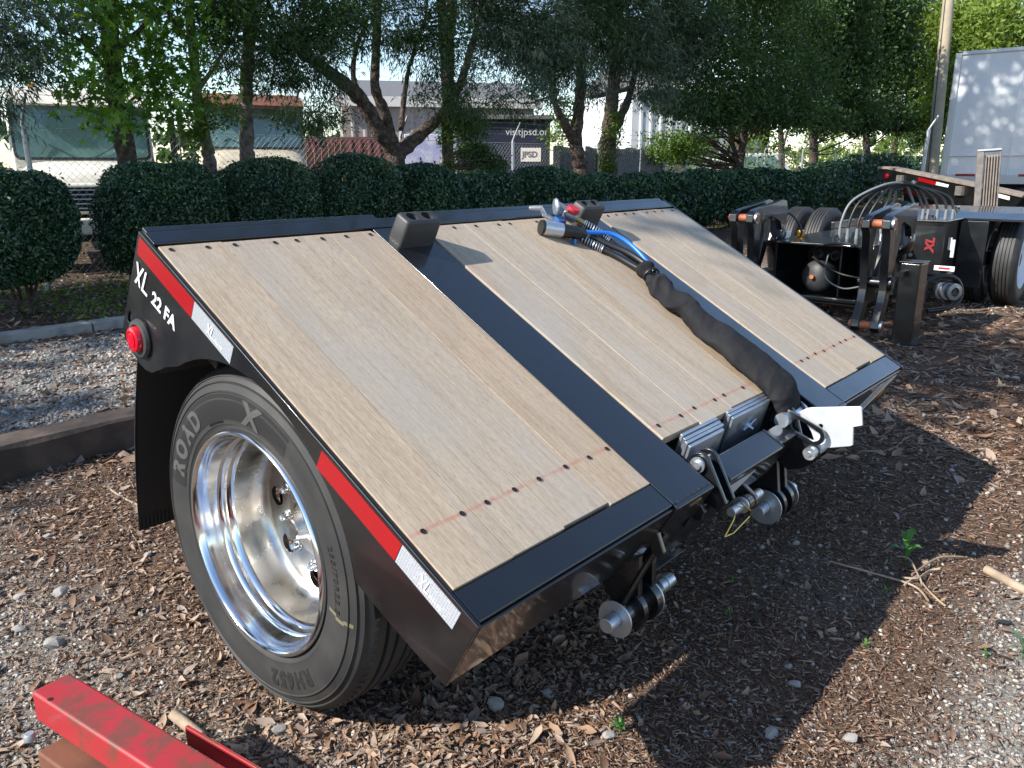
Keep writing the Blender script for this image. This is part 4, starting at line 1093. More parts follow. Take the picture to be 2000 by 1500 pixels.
# ------------------------------------------------------------------ second lowbed section with hinge arms
t2 = thing('lowbed_axle_unit', 'black lowbed axle unit with hinge arms, hoses and dual wheels, right of the tilted trailer', 'trailer', (7.5, 2.78, 0))
O2 = Vector((7.5, 2.78, 0))
def b2(name, x0, x1, y0, y1, z0, z1, m='paint', bevel=.006, par=None):
    return MB().box(x0-O2.x, x1-O2.x, y0-O2.y, y1-O2.y, z0, z1).build(name, M[m], par or t2, bevel=bevel)
b2('top_plate', 7.45, 9.2, 2.30, 3.26, .700, .722)
b2('side_wall', 7.52, 9.3, 2.36, 2.385, .18, .70); b2('side_wall', 7.52, 9.3, 3.17, 3.195, .18, .70)
b2('floor_plate', 7.50, 9.3, 2.36, 3.195, .160, .18); b2('bulkhead', 8.30, 8.33, 2.385, 3.17, .18, .70, 'inner')
b2('inner_gusset', 7.56, 8.0, 2.565, 2.585, .20, .695, 'inner')
b2('bottom_lip', 7.44, 7.54, 2.36, 3.195, .19, .24, 'paint_dust', .015)
# air tank
tk = MB(); prof = [(.0001, 0)] + [(.155*math.sin(R(a)), .09*(1-math.cos(R(a)))) for a in range(15, 91, 15)] + [(.155, .55), (.10, .62), (.0001, .64)]
tk.lathe(prof, Vector((7.56, 2.80, .395)) - O2, (1, 0, 0), 36); tko = tk.build('air_tank', M['rubber'], t2, smooth=50)
MB().cyl(Vector((7.53, 2.82, .40)) - O2, Vector((7.58, 2.82, .40)) - O2, .022, n=6).build('tank_plug', M['pin'], tko)
for y_, z_ in ((2.66, .60), (2.82, .61)):
    MB().lathe([(.03, -.04), (.045, -.02), (.045, .03), (.03, .05), (.02, .05), (.02, -.04)], Vector((7.66, y_, z_)) - O2, (1, .2, 0), 20).build('air_valve', M['cast'], t2)
def hz2(name, pts, r, m): return MB().tube(smooth_path([Vector(p) - O2 for p in pts], 8), r, 8).build(name, M[m], t2, smooth=60)
hz2('air_line', [(7.62, 2.9, .62), (7.48, 2.75, .70), (7.40, 2.50, .74), (7.42, 2.36, .70), (7.46, 2.30, .62)], .012, 'hose')
hz2('air_line', [(7.60, 2.85, .58), (7.50, 2.70, .52), (7.45, 2.52, .46), (7.42, 2.32, .44), (7.40, 2.26, .44)], .010, 'hose')
hz2('air_line', [(7.58, 2.70, .62), (7.50, 2.68, .42), (7.46, 2.50, .33), (7.42, 2.30, .38)], .008, 'hoseg')
# raised shoulder deck with wings to the wheels
b2('rear_deck', 8.55, 9.35, 1.95, 2.70, .885, .905); b2('rear_deck', 9.40, 10.9, 1.42, 2.70, .935, .955); b2('centre_deck', 9.2, 11.2, 2.30, 3.26, .700, .722)
MB().prism([(9.15, .885), (9.40, .935), (9.40, .955), (9.15, .905)], lambda a, b, d: (a-O2.x, d, b), 1.42-O2.y, 2.70-O2.y).build('deck_ramp', M['paint'], t2)
b2('front_wall', 8.60, 8.63, 1.98, 2.68, .38, .885); b2('side_wall', 8.63, 9.5, 1.98, 2.005, .38, .885); b2('dark_void_panel', 9.14, 9.16, 1.72, 1.97, .22, .88)  # last panel is a dark sheet added where there is only shade
b2('cross_member', 9.4, 10.2, 1.75, 3.85, .42, .56, 'inner'); b2('floor_plate', 8.63, 9.5, 2.005, 3.2, .36, .38, 'inner')
MB().cyl(Vector((9.75, 1.5, .47)) - O2, Vector((9.75, 4.06, .47)) - O2, .07).build('axle_tube', M['inner'], t2)
for (x_, y_) in ((8.72, 2.15), (9.05, 2.3), (8.0, 2.80), (9.5, 2.1)):
    z_ = .722 if x_ < 8.5 else (.905 if x_ < 9.3 else .955)
    MB().tube([Vector((x_-.06, y_, z_)) - O2, Vector((x_-.06, y_, z_+.04)) - O2, Vector((x_+.06, y_, z_+.04)) - O2, Vector((x_+.06, y_, z_)) - O2], .012, 8).build('lifting_loop', M['paint'], t2)
ql = atX(1845, 513, 8.58)
b2('warning_label', 8.592, 8.5985, ql.y-.09, ql.y+.09, .43, .475, 'white', 0)
b2('warning_label_print', 8.589, 8.5915, ql.y-.05, ql.y+.05, .443, .462, 'redp', 0)
text('lettering', 'XL', .11, basis(Vector((8.594, 2.06, .60)) - O2, Vector((0, 0, 1)), Vector((0, 1, 0)), Vector((-1, 0, 0))), M['maroonl'], t2, bold=.006, shear=.25)
for z_ in (.70, .56): MB().lathe([(.0001, -.012), (.018, -.012), (.02, 0)], Vector((8.60, 2.26, z_)) - O2, (1, 0, 0), 12).build('bolt_head', M['galv'], t2)
for y_, z0, z1 in ((2.03, .62, .74), (2.00, .55, .72)): b2('grey_strip', 8.70, 8.72, y_-.10, y_-.07, z0, z1, 'silver', 0)
# wheels, dual each side
def wheel2(yo, sg):
    prof = [(.29, .03), (.31, .01), (.36, 0), (.41, .0), (.445, .02), (.462, .045)]
    for k in range(5): prof += [(.466, .050 + .032*k), (.466, .072 + .032*k), (.454, .074 + .032*k), (.454, .080 + .032*k)] if k < 4 else [(.466, .050+.032*k), (.466, .20)]
    prof += [(.445, .225), (.41, .245), (.36, .245), (.29, .22)]
    c = Vector((9.75, yo, .468)) - O2
    w_ = MB().lathe(prof, c, (0, sg, 0), 72, closed=True).build('tyre', M['tyre'], t2, smooth=32)
    MB().lathe([(.296, .03), (.300, .005), (.290, .002), (.275, .04), (.26, .09), (.24, .12), (.15, .12), (.11, .06), (.0001, .05)], c, (0, sg, 0), 48).build('rim', M['vanw'], w_)
    MB().lathe([(.0001, .235), (.20, .235), (.285, .225), (.29, .20)], c, (0, sg, 0), 40).build('brake_drum', M['inner'], w_)
for yo, sg in ((1.455, 1), (1.76, 1), (3.98, -1), (3.665, -1)): wheel2(yo, sg)
# mudguard strap over far duals
b2('guard_rail', 9.3, 11.5, 3.28, 3.32, .72, .80, 'paint_dust')
# hinge arms
def hinge_pair(y0):
    """one pair of hinge plates with pins, air bag and brace; XZ profiles"""
    base = MB()
    leg = [(6.905, .985), (6.90, .92), (6.945, .86), (6.985, .60), (7.02, .42), (6.985, .28), (6.915, .17), (6.90, .10), (6.935, .06), (6.985, .07), (7.02, .15), (7.10, .30), (7.135, .45), (7.11, .62), (7.085, .80), (7.11, .93), (7.05, 1.0), (6.96, 1.02)]
    link = [(6.91, .99), (6.93, .92), (7.02, .90), (7.35, .955), (7.55, .90), (7.62, .80), (7.70, .82), (7.72, .98), (7.68, 1.085), (7.58, 1.10), (7.42, 1.075), (7.0, 1.03)]
    prs = None
    for dy in (-.085, .075):
        o = MB().prism([(x-O2.x, z) for x, z in leg], lambda a, b, d: (a, d, b), y0+dy-O2.y-.033, y0+dy-O2.y+.033).build('hinge_leg', M['paint'], t2, bevel=.006)
        o2 = MB().prism([(x-O2.x, z) for x, z in link], lambda a, b, d: (a, d, b), y0+dy*.86-O2.y-.028, y0+dy*.86-O2.y+.028).build('hinge_link', M['paint'], t2, bevel=.006)
        brace = [(7.30, .95), (7.40, .93), (7.42, .80), (7.34, .60), (7.25, .45), (7.19, .47), (7.24, .62), (7.30, .80)]
        MB().prism([(x-O2.x, z) for x, z in brace], lambda a, b, d: (a, d, b), y0+dy*.55-O2.y-.022, y0+dy*.55-O2.y+.022).build('hinge_brace', M['paint'], t2, bevel=.006)
    for x, z, m, r in ((6.965, .955, 'pin', .034), (6.955, .115, 'pin', .034), (7.08, .46, 'paint_dust', .045)):
        MB().cyl(Vector((x, y0-.145, z)) - O2, Vector((x, y0+.13, z)) - O2, r, n=20).build('hinge_pin', M[m], t2)
        MB().cyl(Vector((x, y0-.140, z)) - O2, Vector((x, y0-.119, z)) - O2, r*1.35, n=20).build('pin_cap', M['zinc'] if m == 'pin' else M['paint'], t2)
    bag = MB().lathe([(.0001, -.02), (.13, -.015), (.14, 0), (.13, .02), (.145, .05), (.14, .10), (.11, .12), (.11, .2)], Vector((7.62, y0+.03, .80)) - O2, (.9, 0, -.42), 32).build('air_bag', M['paint'], t2, smooth=50)
    MB().cyl(Vector((7.70, y0+.03, .74)) - O2, Vector((7.82, y0+.03, .45)) - O2, .07, n=20).build('bag_strut', M['paint_dust'], t2)
    MB().box(7.5-O2.x, 7.95-O2.x, y0-.12-O2.y, y0+.12-O2.y, .30, .42).build('hinge_bracket', M['inner'], t2, bevel=.01)
    return None
hinge_pair(2.11); hinge_pair(3.28)
hz2('air_line', [(7.75, 3.30, .98), (7.85, 3.2, .95), (7.92, 3.12, .82), (7.9, 3.10, .74)], .012, 'hose')
b2('yellow_cap', 7.98, 8.05, 3.12, 3.18, .722, .79, 'amber', .01); b2('white_cap', 7.70, 7.78, 3.16, 3.20, .722, .80, 'white', .015)
# hydraulic hose arch
for k, (y0, x0, ye, xe, zk, m) in enumerate(((2.78, 8.05, 2.30, 8.75, 1.23, 'hoseg'), (2.72, 8.10, 2.24, 8.78, 1.22, 'hose'), (2.65, 8.15, 2.20, 8.8, 1.235, 'hose'), (2.58, 8.15, 2.12, 8.82, 1.22, 'hose'), (2.50, 8.2, 2.05, 8.85, 1.21, 'hose'), (2.46, 8.25, 2.0, 8.9, 1.20, 'hose'))):
    hz2('hydraulic_hose', [(x0, y0, .74), (x0+.02, y0, .90), (x0+.10, y0-.06, 1.09), (x0+.30, 2.52 - .015*k, zk), (xe-.15, 2.40 - .02*k, zk+.01), (xe-.02, ye+.06, 1.12), (xe, ye, .98), (xe, ye, .90)], .0125, m)
    for q in ((x0, y0, .722), (xe, ye, .90)):
        MB().cyl(Vector(q) - O2, Vector((q[0], q[1], q[2]+.10)) - O2, .019, .016, 10).build('hose_fitting', M['hoseg'], t2)
# valve bank and coil under the right side
b2('valve_block', 7.55, 7.75, 1.86, 2.1, .22, .44, 'inner', .02)
hz2('air_line', [(7.75, 1.92, .40), (7.9, 1.80, .46), (8.05, 1.70, .42), (8.1, 1.66, .28), (8.0, 1.70, .18), (7.8, 1.85, .15)], .022, 'hose')
for k in range(3): MB().lathe([(.04, -.02), (.075, -.015), (.075, .015), (.04, .02)], Vector((7.9, 1.78 - .05*k, .33)) - O2, (.6, .8, 0), 20).build('valve_disc', M['cast'], t2)
# steel support post standing in front of it
jk = thing('support_post', 'square black steel support post standing upright on the mulch', 'post', (7.0, 1.80, 0))
MB().prism([(-.095, -.075), (.09, -.085), (.095, .075), (-.09, .085)], lambda a, b, d: (a + .0*d, b, d), -.02, .66).build('post_tube', M['paint_dust'], jk, bevel=.012)
MB().box(-.10, .10, -.09, .09, .661, .672).build('cap_plate', M['paint'], jk, bevel=.003)
MB().box(-.13, .13, -.12, .12, 0, .018).build('foot_plate', M['inner'], jk)
MB().box(-.20, -.09, .02, .08, .56, .60).build('side_lug', M['paint'], jk)

# ------------------------------------------------------------------ third black lowbed with tape, behind
A3, B3 = atD(1718, 328, 15.5), atD(2004, 389, 11.5)
w3 = Vector((B3.x-A3.x, B3.y-A3.y, 0)); L3_ = w3.length; d3 = w3.normalized(); n3 = Vector((-d3.y, d3.x, 0)); n3 = n3 if n3.dot(_F) > 0 else -n3
t3 = thing('lowbed_trailer', 'black sloping lowbed trailer side with red and white tape behind the axle unit', 'trailer', (A3.x, A3.y, 0), (0, 0, math.atan2(d3.y, d3.x)))
def p3(px, py):
    """pixel -> (along, z) on the trailer's own side plane"""
    r_ = ray(px, py); k = (Vector((A3.x, A3.y, 0)) - Vector((0, 0, 0))).dot(n3)/ (r_.dot(n3)); q = CAM + r_*k
    return ((q - Vector((A3.x, A3.y, 0))).dot(d3), q.z)
sgn = 1 if Vector((-d3.y, d3.x, 0)).dot(n3) > 0 else -1
m3 = lambda a, b, d: (a, sgn*d, b)
outl = [p3(1717, 330), p3(1735, 331), p3(1905, 366), p3(2060, 400), p3(2060, 520), p3(1960, 470), p3(1872, 414), p3(1741, 357), p3(1716, 352)]
MB().prism(outl, m3, 0, .16).build('side_beam', M['paint_dust'], t3, bevel=.01)
tops = [p3(1717, 330), p3(1735, 331), p3(1905, 366), p3(2060, 400)]
mb = MB(); mb.prism([(a, b+.004) for a, b in tops] + [(a, b+.05) for a, b in tops[::-1]], m3, -.03, .19); mb.build('deck_edge', M['rampi'], t3, bevel=.006)
def dec(name, pts, m, off=.004): MB().prism([p3(*q) for q in pts], m3, -off-.003, -off).build(name, M[m], t3, smooth=0)
dec('red_tape', [(1794, 346), (1830, 355), (1828, 362), (1794, 353)], 'tape_red'); dec('white_tape', [(1830, 355), (1854, 361), (1852, 366), (1828, 361)], 'white')
dec('white_tape', [(1950, 378), (1973, 384), (1972, 391), (1949, 385)], 'white')
qa = p3(1733, 344); MB().lathe([(.0001, -.03), (.04, -.025), (.05, 0)], (qa[0], -sgn*.004, qa[1]), (0, sgn, 0), 20).build('marker_lamp', M['lens'], t3)
qa = p3(1784, 358); MB().lathe([(.0001, -.02), (.05, -.015), (.055, 0)], (qa[0], -sgn*.004, qa[1]), (0, sgn, 0), 16).build('round_plate', M['cast'], t3)
for q in ((1760, 349), (1877, 371)):
    qa = p3(*q); MB().box(qa[0]-.09, qa[0]+.09, -.05, .02, qa[1]-.09, qa[1]+.06).build('stake_pocket', M['steelr'], t3, bevel=.008)
# lower cross member with its own tape, below the near beam
mb = MB(); A4 = [p3(1716, 362), p3(1800, 380), p3(1860, 415), p3(1716, 392)]
MB().prism(A4, m3, .5, .7).build('lower_beam', M['paint'], t3)
def dec2(name, pts, m): MB().prism([p3(*q) for q in pts], m3, .488, .497).build(name, M[m], t3, smooth=0)
dec2('red_tape', [(1716, 371), (1751, 378), (1751, 386), (1716, 378)], 'tape_red'); dec2('white_tape', [(1756, 379), (1772, 383), (1772, 390), (1756, 387)], 'white'); dec2('amber_tape', [(1776, 384), (1808, 391), (1806, 397), (1776, 391)], 'amber')
# upright steel ramp in front of the beam
rp = thing('steel_ramp', 'worn grey steel loading ramp standing upright before the white box trailer', 'ramp', (0, 0, 0))
pa, pb_ = atD(1925, 412, 11.0), atD(1925, 292, 11.0)
rp.location = (pa.x, pa.y, pa.z-.08); rp.rotation_euler = (R(-3), R(-4), YAW - R(90) - R(30))
hz_ = pb_.z - pa.z + .06
MB().box(-.145, -.055, 0, .20, 0, hz_).build('ramp_side', M['steelr'], rp, bevel=.012)
MB().box(.125, .145, 0, .20, 0, hz_-.01).build('ramp_side', M['steelr'], rp, bevel=.006)
MB().box(-.05, .12, .04, .06, 0, hz_-.05).build('ramp_plate', M['rampi'], rp)
for k in range(5): MB().box(-.04+.033*k, -.024+.033*k, .0, .038, 0, hz_-.06).build('ramp_rib', M['rampi'], rp, bevel=.003)
MB().box(-.145, .145, -.01, .21, hz_, hz_+.03).build('ramp_end', M['galv'], rp, bevel=.008)

# ------------------------------------------------------------------ ground litter (real geometry, nobody could count it)
def in_view(x, y, margin=6):
    a = np.degrees(np.arctan2(y, x)) - 41.1
    return np.abs(a) < 33.5 + margin
def sample_ground(n, r0, r1, power=1.0, xmin=-9, keep=None, seed=0):
    r = np.random.default_rng(seed); X = []; Y = []
    got = 0
    while got < n:
        k = int(n*1.6)
        u = r.random(k)
        if power == 1.0: rad = r0*(r1/r0)**u                     # density falls with the square of the distance
        else: rad = (r0**power + u*(r1**power - r0**power))**(1/power)
        a = R(41.1) + R(47)*(2*r.random(k)-1)
        x = rad*np.cos(a); y = rad*np.sin(a)
        m = np.ones(k, bool)
        if keep is not None: m &= r.random(k) < keep(x, y)
        X.append(x[m]); Y.append(y[m]); got += m.sum()
    return np.concatenate(X)[:n], np.concatenate(Y)[:n], r
def rot_frames(r, n, tilt):
    yaw = r.uniform(0, 2*np.pi, n); tx = r.normal(0, tilt, n); ty = r.normal(0, tilt, n)
    ax = np.stack([np.cos(yaw), np.sin(yaw), tx], 1); ax /= np.linalg.norm(ax, axis=1, keepdims=True)
    up = np.stack([-tx*np.cos(yaw) + ty*np.sin(yaw), -tx*np.sin(yaw) - ty*np.cos(yaw), np.ones(n)], 1)
    ay = np.cross(up, ax); ay /= np.linalg.norm(ay, axis=1, keepdims=True)
    az = np.cross(ax, ay); return ax, ay, az
def instances(tmpl_v, tmpl_f, P, ax, ay, az, sx, sy, sz, jitter=0, r=None):
    n = len(P); k = len(tmpl_v); t = np.asarray(tmpl_v, float)
    tv = np.broadcast_to(t, (n, k, 3)).copy()
    if jitter: tv *= 1 + r.normal(0, jitter, (n, k, 1))
    Vv = P[:, None, :] + tv[:, :, 0:1]*sx[:, None, None]*ax[:, None, :] + tv[:, :, 1:2]*sy[:, None, None]*ay[:, None, :] + tv[:, :, 2:3]*sz[:, None, None]*az[:, None, :]
    f = np.asarray(tmpl_f); Ff = f[None] + (np.arange(n)*k)[:, None, None]
    return Vv.reshape(-1, 3), Ff.reshape(-1, f.shape[1]), np.repeat(np.arange(n), len(f))
def tyre_clear(x, y): return ~((np.abs(x-1.10) < .11) & (np.abs(y-1.73) < .045))

# wood chips: wedge slivers
mulch_m = tint_mat('bark mulch', [(0.016, 0.011, 0.008), (0.068, 0.035, 0.022), (0.135, 0.073, 0.046), (0.230, 0.135, 0.086), (0.311, 0.236, 0.182), (0.088, 0.065, 0.057), (0.459, 0.365, 0.284)], .85, 0, .25)
wedge_v = [(-1, -.8, 0), (-1, .7, .1), (-.9, 0, .9), (1, -.4, .1), (1, .5, 0), (.8, .05, .8)]
wedge_f = [(0, 3, 5), (0, 5, 2), (1, 2, 5), (1, 5, 4), (0, 2, 1), (3, 4, 5), (0, 1, 4), (0, 4, 3)]
def chips(n, r0, r1, lmin, lmax, seed, keep, name='wood_chips'):
    x, y, r = sample_ground(n, r0, r1, keep=keep, seed=seed)
    rad = np.hypot(x, y)
    ax, ay, az = rot_frames(r, n, .22)
    L_ = r.uniform(lmin, lmax, n) * (1 + .9*(r.random(n) > .93)) * np.clip(rad/3.2, .8, 2.6)
    z = gz(x, y) + r.uniform(-.001, .008, n)
    sy = L_*r.uniform(.16, .42, n); sz = np.minimum(L_*r.uniform(.10, .28, n), .009)
    Vv, Ff, ids = instances(wedge_v, wedge_f, np.stack([x, y, z], 1), ax, ay, az, L_, sy, sz, .18, r)
    t = np.clip(r.beta(1.8, 2.0, n), 0, 1)
    o = np_mesh(name, Vv, Ff, mulch_m, tint=t[ids]); tag(o, kind='stuff'); return o
def keep_mulch(x, y): return np.clip(1.0 - .60*gravel_w(x, y), .3, 1) * np.where(soil_w(x, y) > .5, .35, 1) * tyre_clear(x, y)
chips(84000, 1.5, 5.0, .004, .014, 21, keep_mulch)
chips(31000, 4.2, 17, .010, .020, 22, keep_mulch)

# crushed stone
st_m = tint_mat('crushed stone', [(0.102, 0.096, 0.090), (0.204, 0.190, 0.170), (0.300, 0.276, 0.246), (0.456, 0.420, 0.372), (0.156, 0.156, 0.162)], .9, 0, .25)
bmx = bmesh.new(); bmesh.ops.create_icosphere(bmx, subdivisions=1, radius=1)
ico_v = np.array([v.co[:] for v in bmx.verts]); ico_f = np.array([[v.index for v in f.verts] for f in bmx.faces]); bmx.free()
def stones(n, r0, r1, smin, smax, seed, keep, name='crushed_stone'):
    x, y, r = sample_ground(n, r0, r1, keep=keep, seed=seed)
    ax, ay, az = rot_frames(r, n, .3)
    s = smin*(smax/smin)**(r.random(n)**2.2) * np.clip(np.hypot(x, y)/3.0, .8, 2.2)
    z = gz(x, y) + s*.22
    Vv, Ff, ids = instances(ico_v, ico_f, np.stack([x, y, z], 1), ax, ay, az, s*r.uniform(.9, 1.4, n), s*r.uniform(.7, 1.1, n), s*r.uniform(.45, .8, n), .26, r)
    o = np_mesh(name, Vv, Ff, st_m, tint=np.clip(r.beta(2.2, 1.8, n), 0, 1)[ids]); tag(o, kind='stuff'); return o
stones(36000, 1.5, 5.2, .0025, .010, 31, lambda x, y: np.clip(gravel_w(x, y)*1.0 + .12, 0, 1)*tyre_clear(x, y))
stones(19000, 4.5, 11, .0035, .009, 32, lambda x, y: np.clip(gravel_w(x, y), .02, 1)*(1-soil_w(x, y)))

# fallen oak leaves
lf_m = tint_mat('fallen leaves', [(.07, .042, .030), (.17, .095, .060), (.25, .15, .095), (.36, .25, .17), (.34, .27, .215), (.20, .145, .115), (.44, .36, .29)], .62, .12, .35)
def leaf_litter(n, r0, r1, keep, seed, lmin=.016, lmax=.040, name='fallen_leaves'):
    x, y, r = sample_ground(n, r0, r1, keep=keep, seed=seed)
    ax, ay, az = rot_frames(r, n, .40)
    t = []
    ws = [.06, .62, 1.0, .85, .05]; xs = [-1, -.5, .0, .55, 1.05]
    tv = []
    for a, w in zip(xs, ws): tv += [(a, -w, 0), (a, 0, 0), (a, w, 0)]
    f = []
    for i in range(4): f += [(i*3, i*3+3, i*3+4, i*3+1), (i*3+1, i*3+4, i*3+5, i*3+2)]
    tv = np.array(tv, float); k = len(tv)
    L_ = r.uniform(lmin, lmax, n); Wd = L_*r.uniform(.28, .48, n)
    curl = r.normal(0, .35, n); fold = r.uniform(.1, .7, n)
    T_ = np.broadcast_to(tv, (n, k, 3)).copy()
    T_[:, :, 1] *= 1 + r.normal(0, .18, (n, k))
    hz = curl[:, None]*T_[:, :, 0]**2*L_[:, None] + fold[:, None]*np.abs(T_[:, :, 1])*Wd[:, None]
    P = np.stack([x, y, gz(x, y) + r.uniform(.003, .012, n)], 1)
    Vv = P[:, None] + (T_[:, :, 0]*L_[:, None])[..., None]*ax[:, None] + (T_[:, :, 1]*Wd[:, None])[..., None]*ay[:, None] + hz[..., None]*az[:, None]
    f = np.array(f); Ff = (f[None] + (np.arange(n)*k)[:, None, None]).reshape(-1, 4)
    o = np_mesh(name, Vv.reshape(-1, 3), Ff, lf_m, tint=np.repeat(np.clip(r.beta(1.8, 1.8, n), 0, 1), len(f))); tag(o, kind='stuff'); return o
def keep_leaf(x, y):
    n = vnoise(x, y, 8, 3, 2.0)
    left = (1 - sstep(1.5, 2.3, x)) * sstep(.9, 1.5, y) * (1 - sstep(4.0, 4.4, y))
    drift = sstep(-.15, .4, n)
    return np.clip(left*(.30 + .70*drift) + .035, 0, 1) * tyre_clear(x, y)
leaf_litter(12000, 1.5, 5.0, keep_leaf, 41, .005, .016)
leaf_litter(1100, 1.5, 5.0, keep_leaf, 43, .018, .034)
leaf_litter(5000, 4.0, 16, lambda x, y: np.where(soil_w(x, y) > .4, 1.0, .25), 42, .03, .06)

# individual stones big enough to pick apart
rs = random.Random(9)
def rock(px, py, s, label, group=None, z=None):
    p = atZ(px, py, 0); 
    bm = bmesh.new(); bmesh.ops.create_icosphere(bm, subdivisions=2, radius=1)
    rr = np.random.default_rng(int(px*7+py))
    dirs = rr.normal(size=(7, 3)); dirs /= np.linalg.norm(dirs, axis=1, keepdims=True); lim = rr.uniform(.55, .95, 7)
    for v in bm.verts:
        q = np.array(v.co)
        for d, l in zip(dirs, lim):
            e = q @ d
            if e > l: q = q - d*(e-l)
        v.co = Vector(q*(1 + rr.normal(0, .03)))
    me = bpy.data.meshes.new('stone'); bm.to_mesh(me); bm.free()
    o = link_mesh(me, 'stone', M['stone'], None, 25)
    o.location = (p.x, p.y, float(gz(p.x, p.y)) + s*.30); o.scale = (s*1.15, s*.85, s*.62); o.rotation_euler = (rr.normal(0, .25), rr.normal(0, .25), rr.uniform(0, 6.28))
    tag(o, label, 'stone', group or 'loose stones on the ground')
for px, py, s, lb in ((120, 1160, .030, 'largest grey stone on the leaf litter left of the wheel'), (108, 1262, .030, 'dark pitted stone among leaves straight above the red beam end'), (38, 1230, .020, 'pale stone left of the dark pitted stone at the left edge'),
        (40, 1165, .022, 'whitish stone beside the largest grey stone'), (93, 1050, .020, 'grey stone in the gravel patch left of the mud flap'), (230, 1322, .016, 'small bright white stone on leaves near the red beam'),
        (355, 1405, .022, 'tan stone touching the red beam flange'), (545, 1430, .020, 'white upright stone below the tyre'), (970, 1390, .026, 'long pale stone in shade beneath the front corner'),
        (1070, 1365, .018, 'white stone in shade to the right of the long pale stone'), (778, 1410, .016, 'small pale stone beside the tyre tread'), (1190, 1448, .018, 'white stone beside the small green clover'),
        (1552, 1345, .018, 'rounded cream stone standing upright on dark mulch'), (1660, 1450, .024, 'grey stone at the edge of the shadow, lower right'), (1540, 1310, .014, 'flat pale stone above the rounded cream stone'),
        (1553, 1070, .016, 'white stone on mulch below the big pivot washer'), (855, 1435, .014, 'white stone in sun just outside the curved tyre shadow'), (290, 1085, .020, 'dark blue grey stone near the foot of the mud flap'),
        (1505, 1440, .022, 'pale blue stone in the shaded gravel')):
    rock(px, py, s, lb)

# weeds, clover, twigs, log
def leaf_blade(mb, base, d, up, L_, w, lob=0):
    d = Vector(d).normalized(); up = Vector(up); s = d.cross(up).normalized(); n = 6; vs = []
    for i in range(n+1):
        f = i/n; ww = w*math.sin(math.pi*(f*.92+.04))**.8*(1 + lob*(.45 if i % 2 else -.4)); c = Vector(base) + d*L_*f + up*(.35*L_*f*(1-f)*2 - .18*L_*f*f)
        vs += [c - s*ww + up*ww*.25, c, c + s*ww + up*ww*.25]
    mb.add(vs, [(i*3, i*3+3, i*3+4, i*3+1) for i in range(n)] + [(i*3+1, i*3+4, i*3+5, i*3+2) for i in range(n)])
def plain(name, col, rough=.5, tr=.3):
    m = tint_mat(name, [col, col], rough, tr); return m
M['weed1'] = plain('weed green', (.085, .22, .045)); M['weed2'] = plain('grey green weed', (.13, .20, .11))
def weed(px, py, size, label, m='weed1', n=6, seed=1, cat='weed', lob=.5):
    p = atZ(px, py, 0); p.z = float(gz(p.x, p.y)); r = random.Random(seed)
    t = thing('weed_plant', label, cat, p)
    st = MB(); st.tube([(0, 0, -.005), (.004, .002, size*.4), (.0, .006, size*.75)], [.003, .0025, .0015], 6); st.build('stem', M[m], t)
    for k in range(n):
        a = 2.4*k + r.uniform(-.4, .4); f = .15 + .6*k/n; mb = MB()
        leaf_blade(mb, (0, .002, size*f), (math.cos(a), math.sin(a), .55 + .9*k/n), (0, 0, 1), size*r.uniform(.55, .8), size*.13, lob)
        mb.build('leaf', M[m], t)
weed(1768, 1098, .11, 'tall lobed green weed growing from dark mulch near the dry twigs', n=6, seed=3)
weed(1995, 1290, .08, 'grey green weed at the right edge beside pale gravel', 'weed2', 5, 4)
weed(1690, 1275, .03, 'tiny green seedling in mulch at the shadow edge', n=4, seed=5, lob=0)
weed(1925, 1290, .03, 'tiny bright seedling on sunlit chips near the right edge', n=4, seed=6, lob=0)
weed(1430, 1145, .035, 'pair of small green blades in the shade below the wire clip', n=3, seed=7, lob=0)
weed(1425, 1215, .03, 'round leaved seedling in shade in front of the trailer nose', n=4, seed=8, lob=0)
weed(1730, 1165, .03, 'small seedling on mulch below the dry twigs', n=4, seed=10, lob=0)
weed(1210, 1440, .04, 'curly green clover by the white stone', n=9, seed=9, lob=.2)
weed(265, 845, .05, 'small green sprig beside the timber and mud flap', n=5, seed=12, lob=0)
tw = MB()
for P in ([(1620, 1110), (1680, 1130), (1780, 1150), (1810, 1190)], [(1750, 1095), (1775, 1105), (1800, 1145), (1825, 1185), (1845, 1195)], [(1780, 1130), (1830, 1100), (1880, 1092)], [(1760, 1135), (1790, 1142), (1815, 1120), (1835, 1122)], [(1765, 1150), (1790, 1138), (1800, 1150)]):
    pts = []
    for i, (a, b) in enumerate(P):
        q = atZ(a, b, 0); pts.append((q.x, q.y, float(gz(q.x, q.y)) + .012 + .012*(i % 2)))
    tw.tube(smooth_path(pts, 5), .0035, 6)
tag(tw.build('dry_branch', M['dead'], smooth=60), 'forked pale dry twig lying on mulch beside the tall weed', 'twig')
def stick(pts, r_, label, cat='stick', m='dead'):
    P = []
    for a, b in pts:
        q = atZ(a, b, 0); P.append((q.x, q.y, float(gz(q.x, q.y)) + r_*.9))
    o = MB().tube(smooth_path(P, 4), r_, 8).build('dry_stick', M[m], smooth=60); tag(o, label, cat); return o
stick([(1925, 1118), (1965, 1140), (2030, 1172)], .016, 'thick pale piece of wood in sun at the right edge', 'wood piece')
stick([(1705, 890), (1745, 880), (1770, 862), (1785, 857)], .004, 'thin bent grey twig on mulch beyond the zinc paddle')
stick([(235, 1290), (270, 1278), (330, 1250)], .006, 'dark stick lying on leaves between red beam and tyre')
stick([(340, 1405), (365, 1425), (395, 1450)], .015, 'splintered chunk of tan wood behind the red beam', 'wood piece')
stick([(212, 955), (240, 975), (275, 992)], .005, 'pale stick by the mud flap')
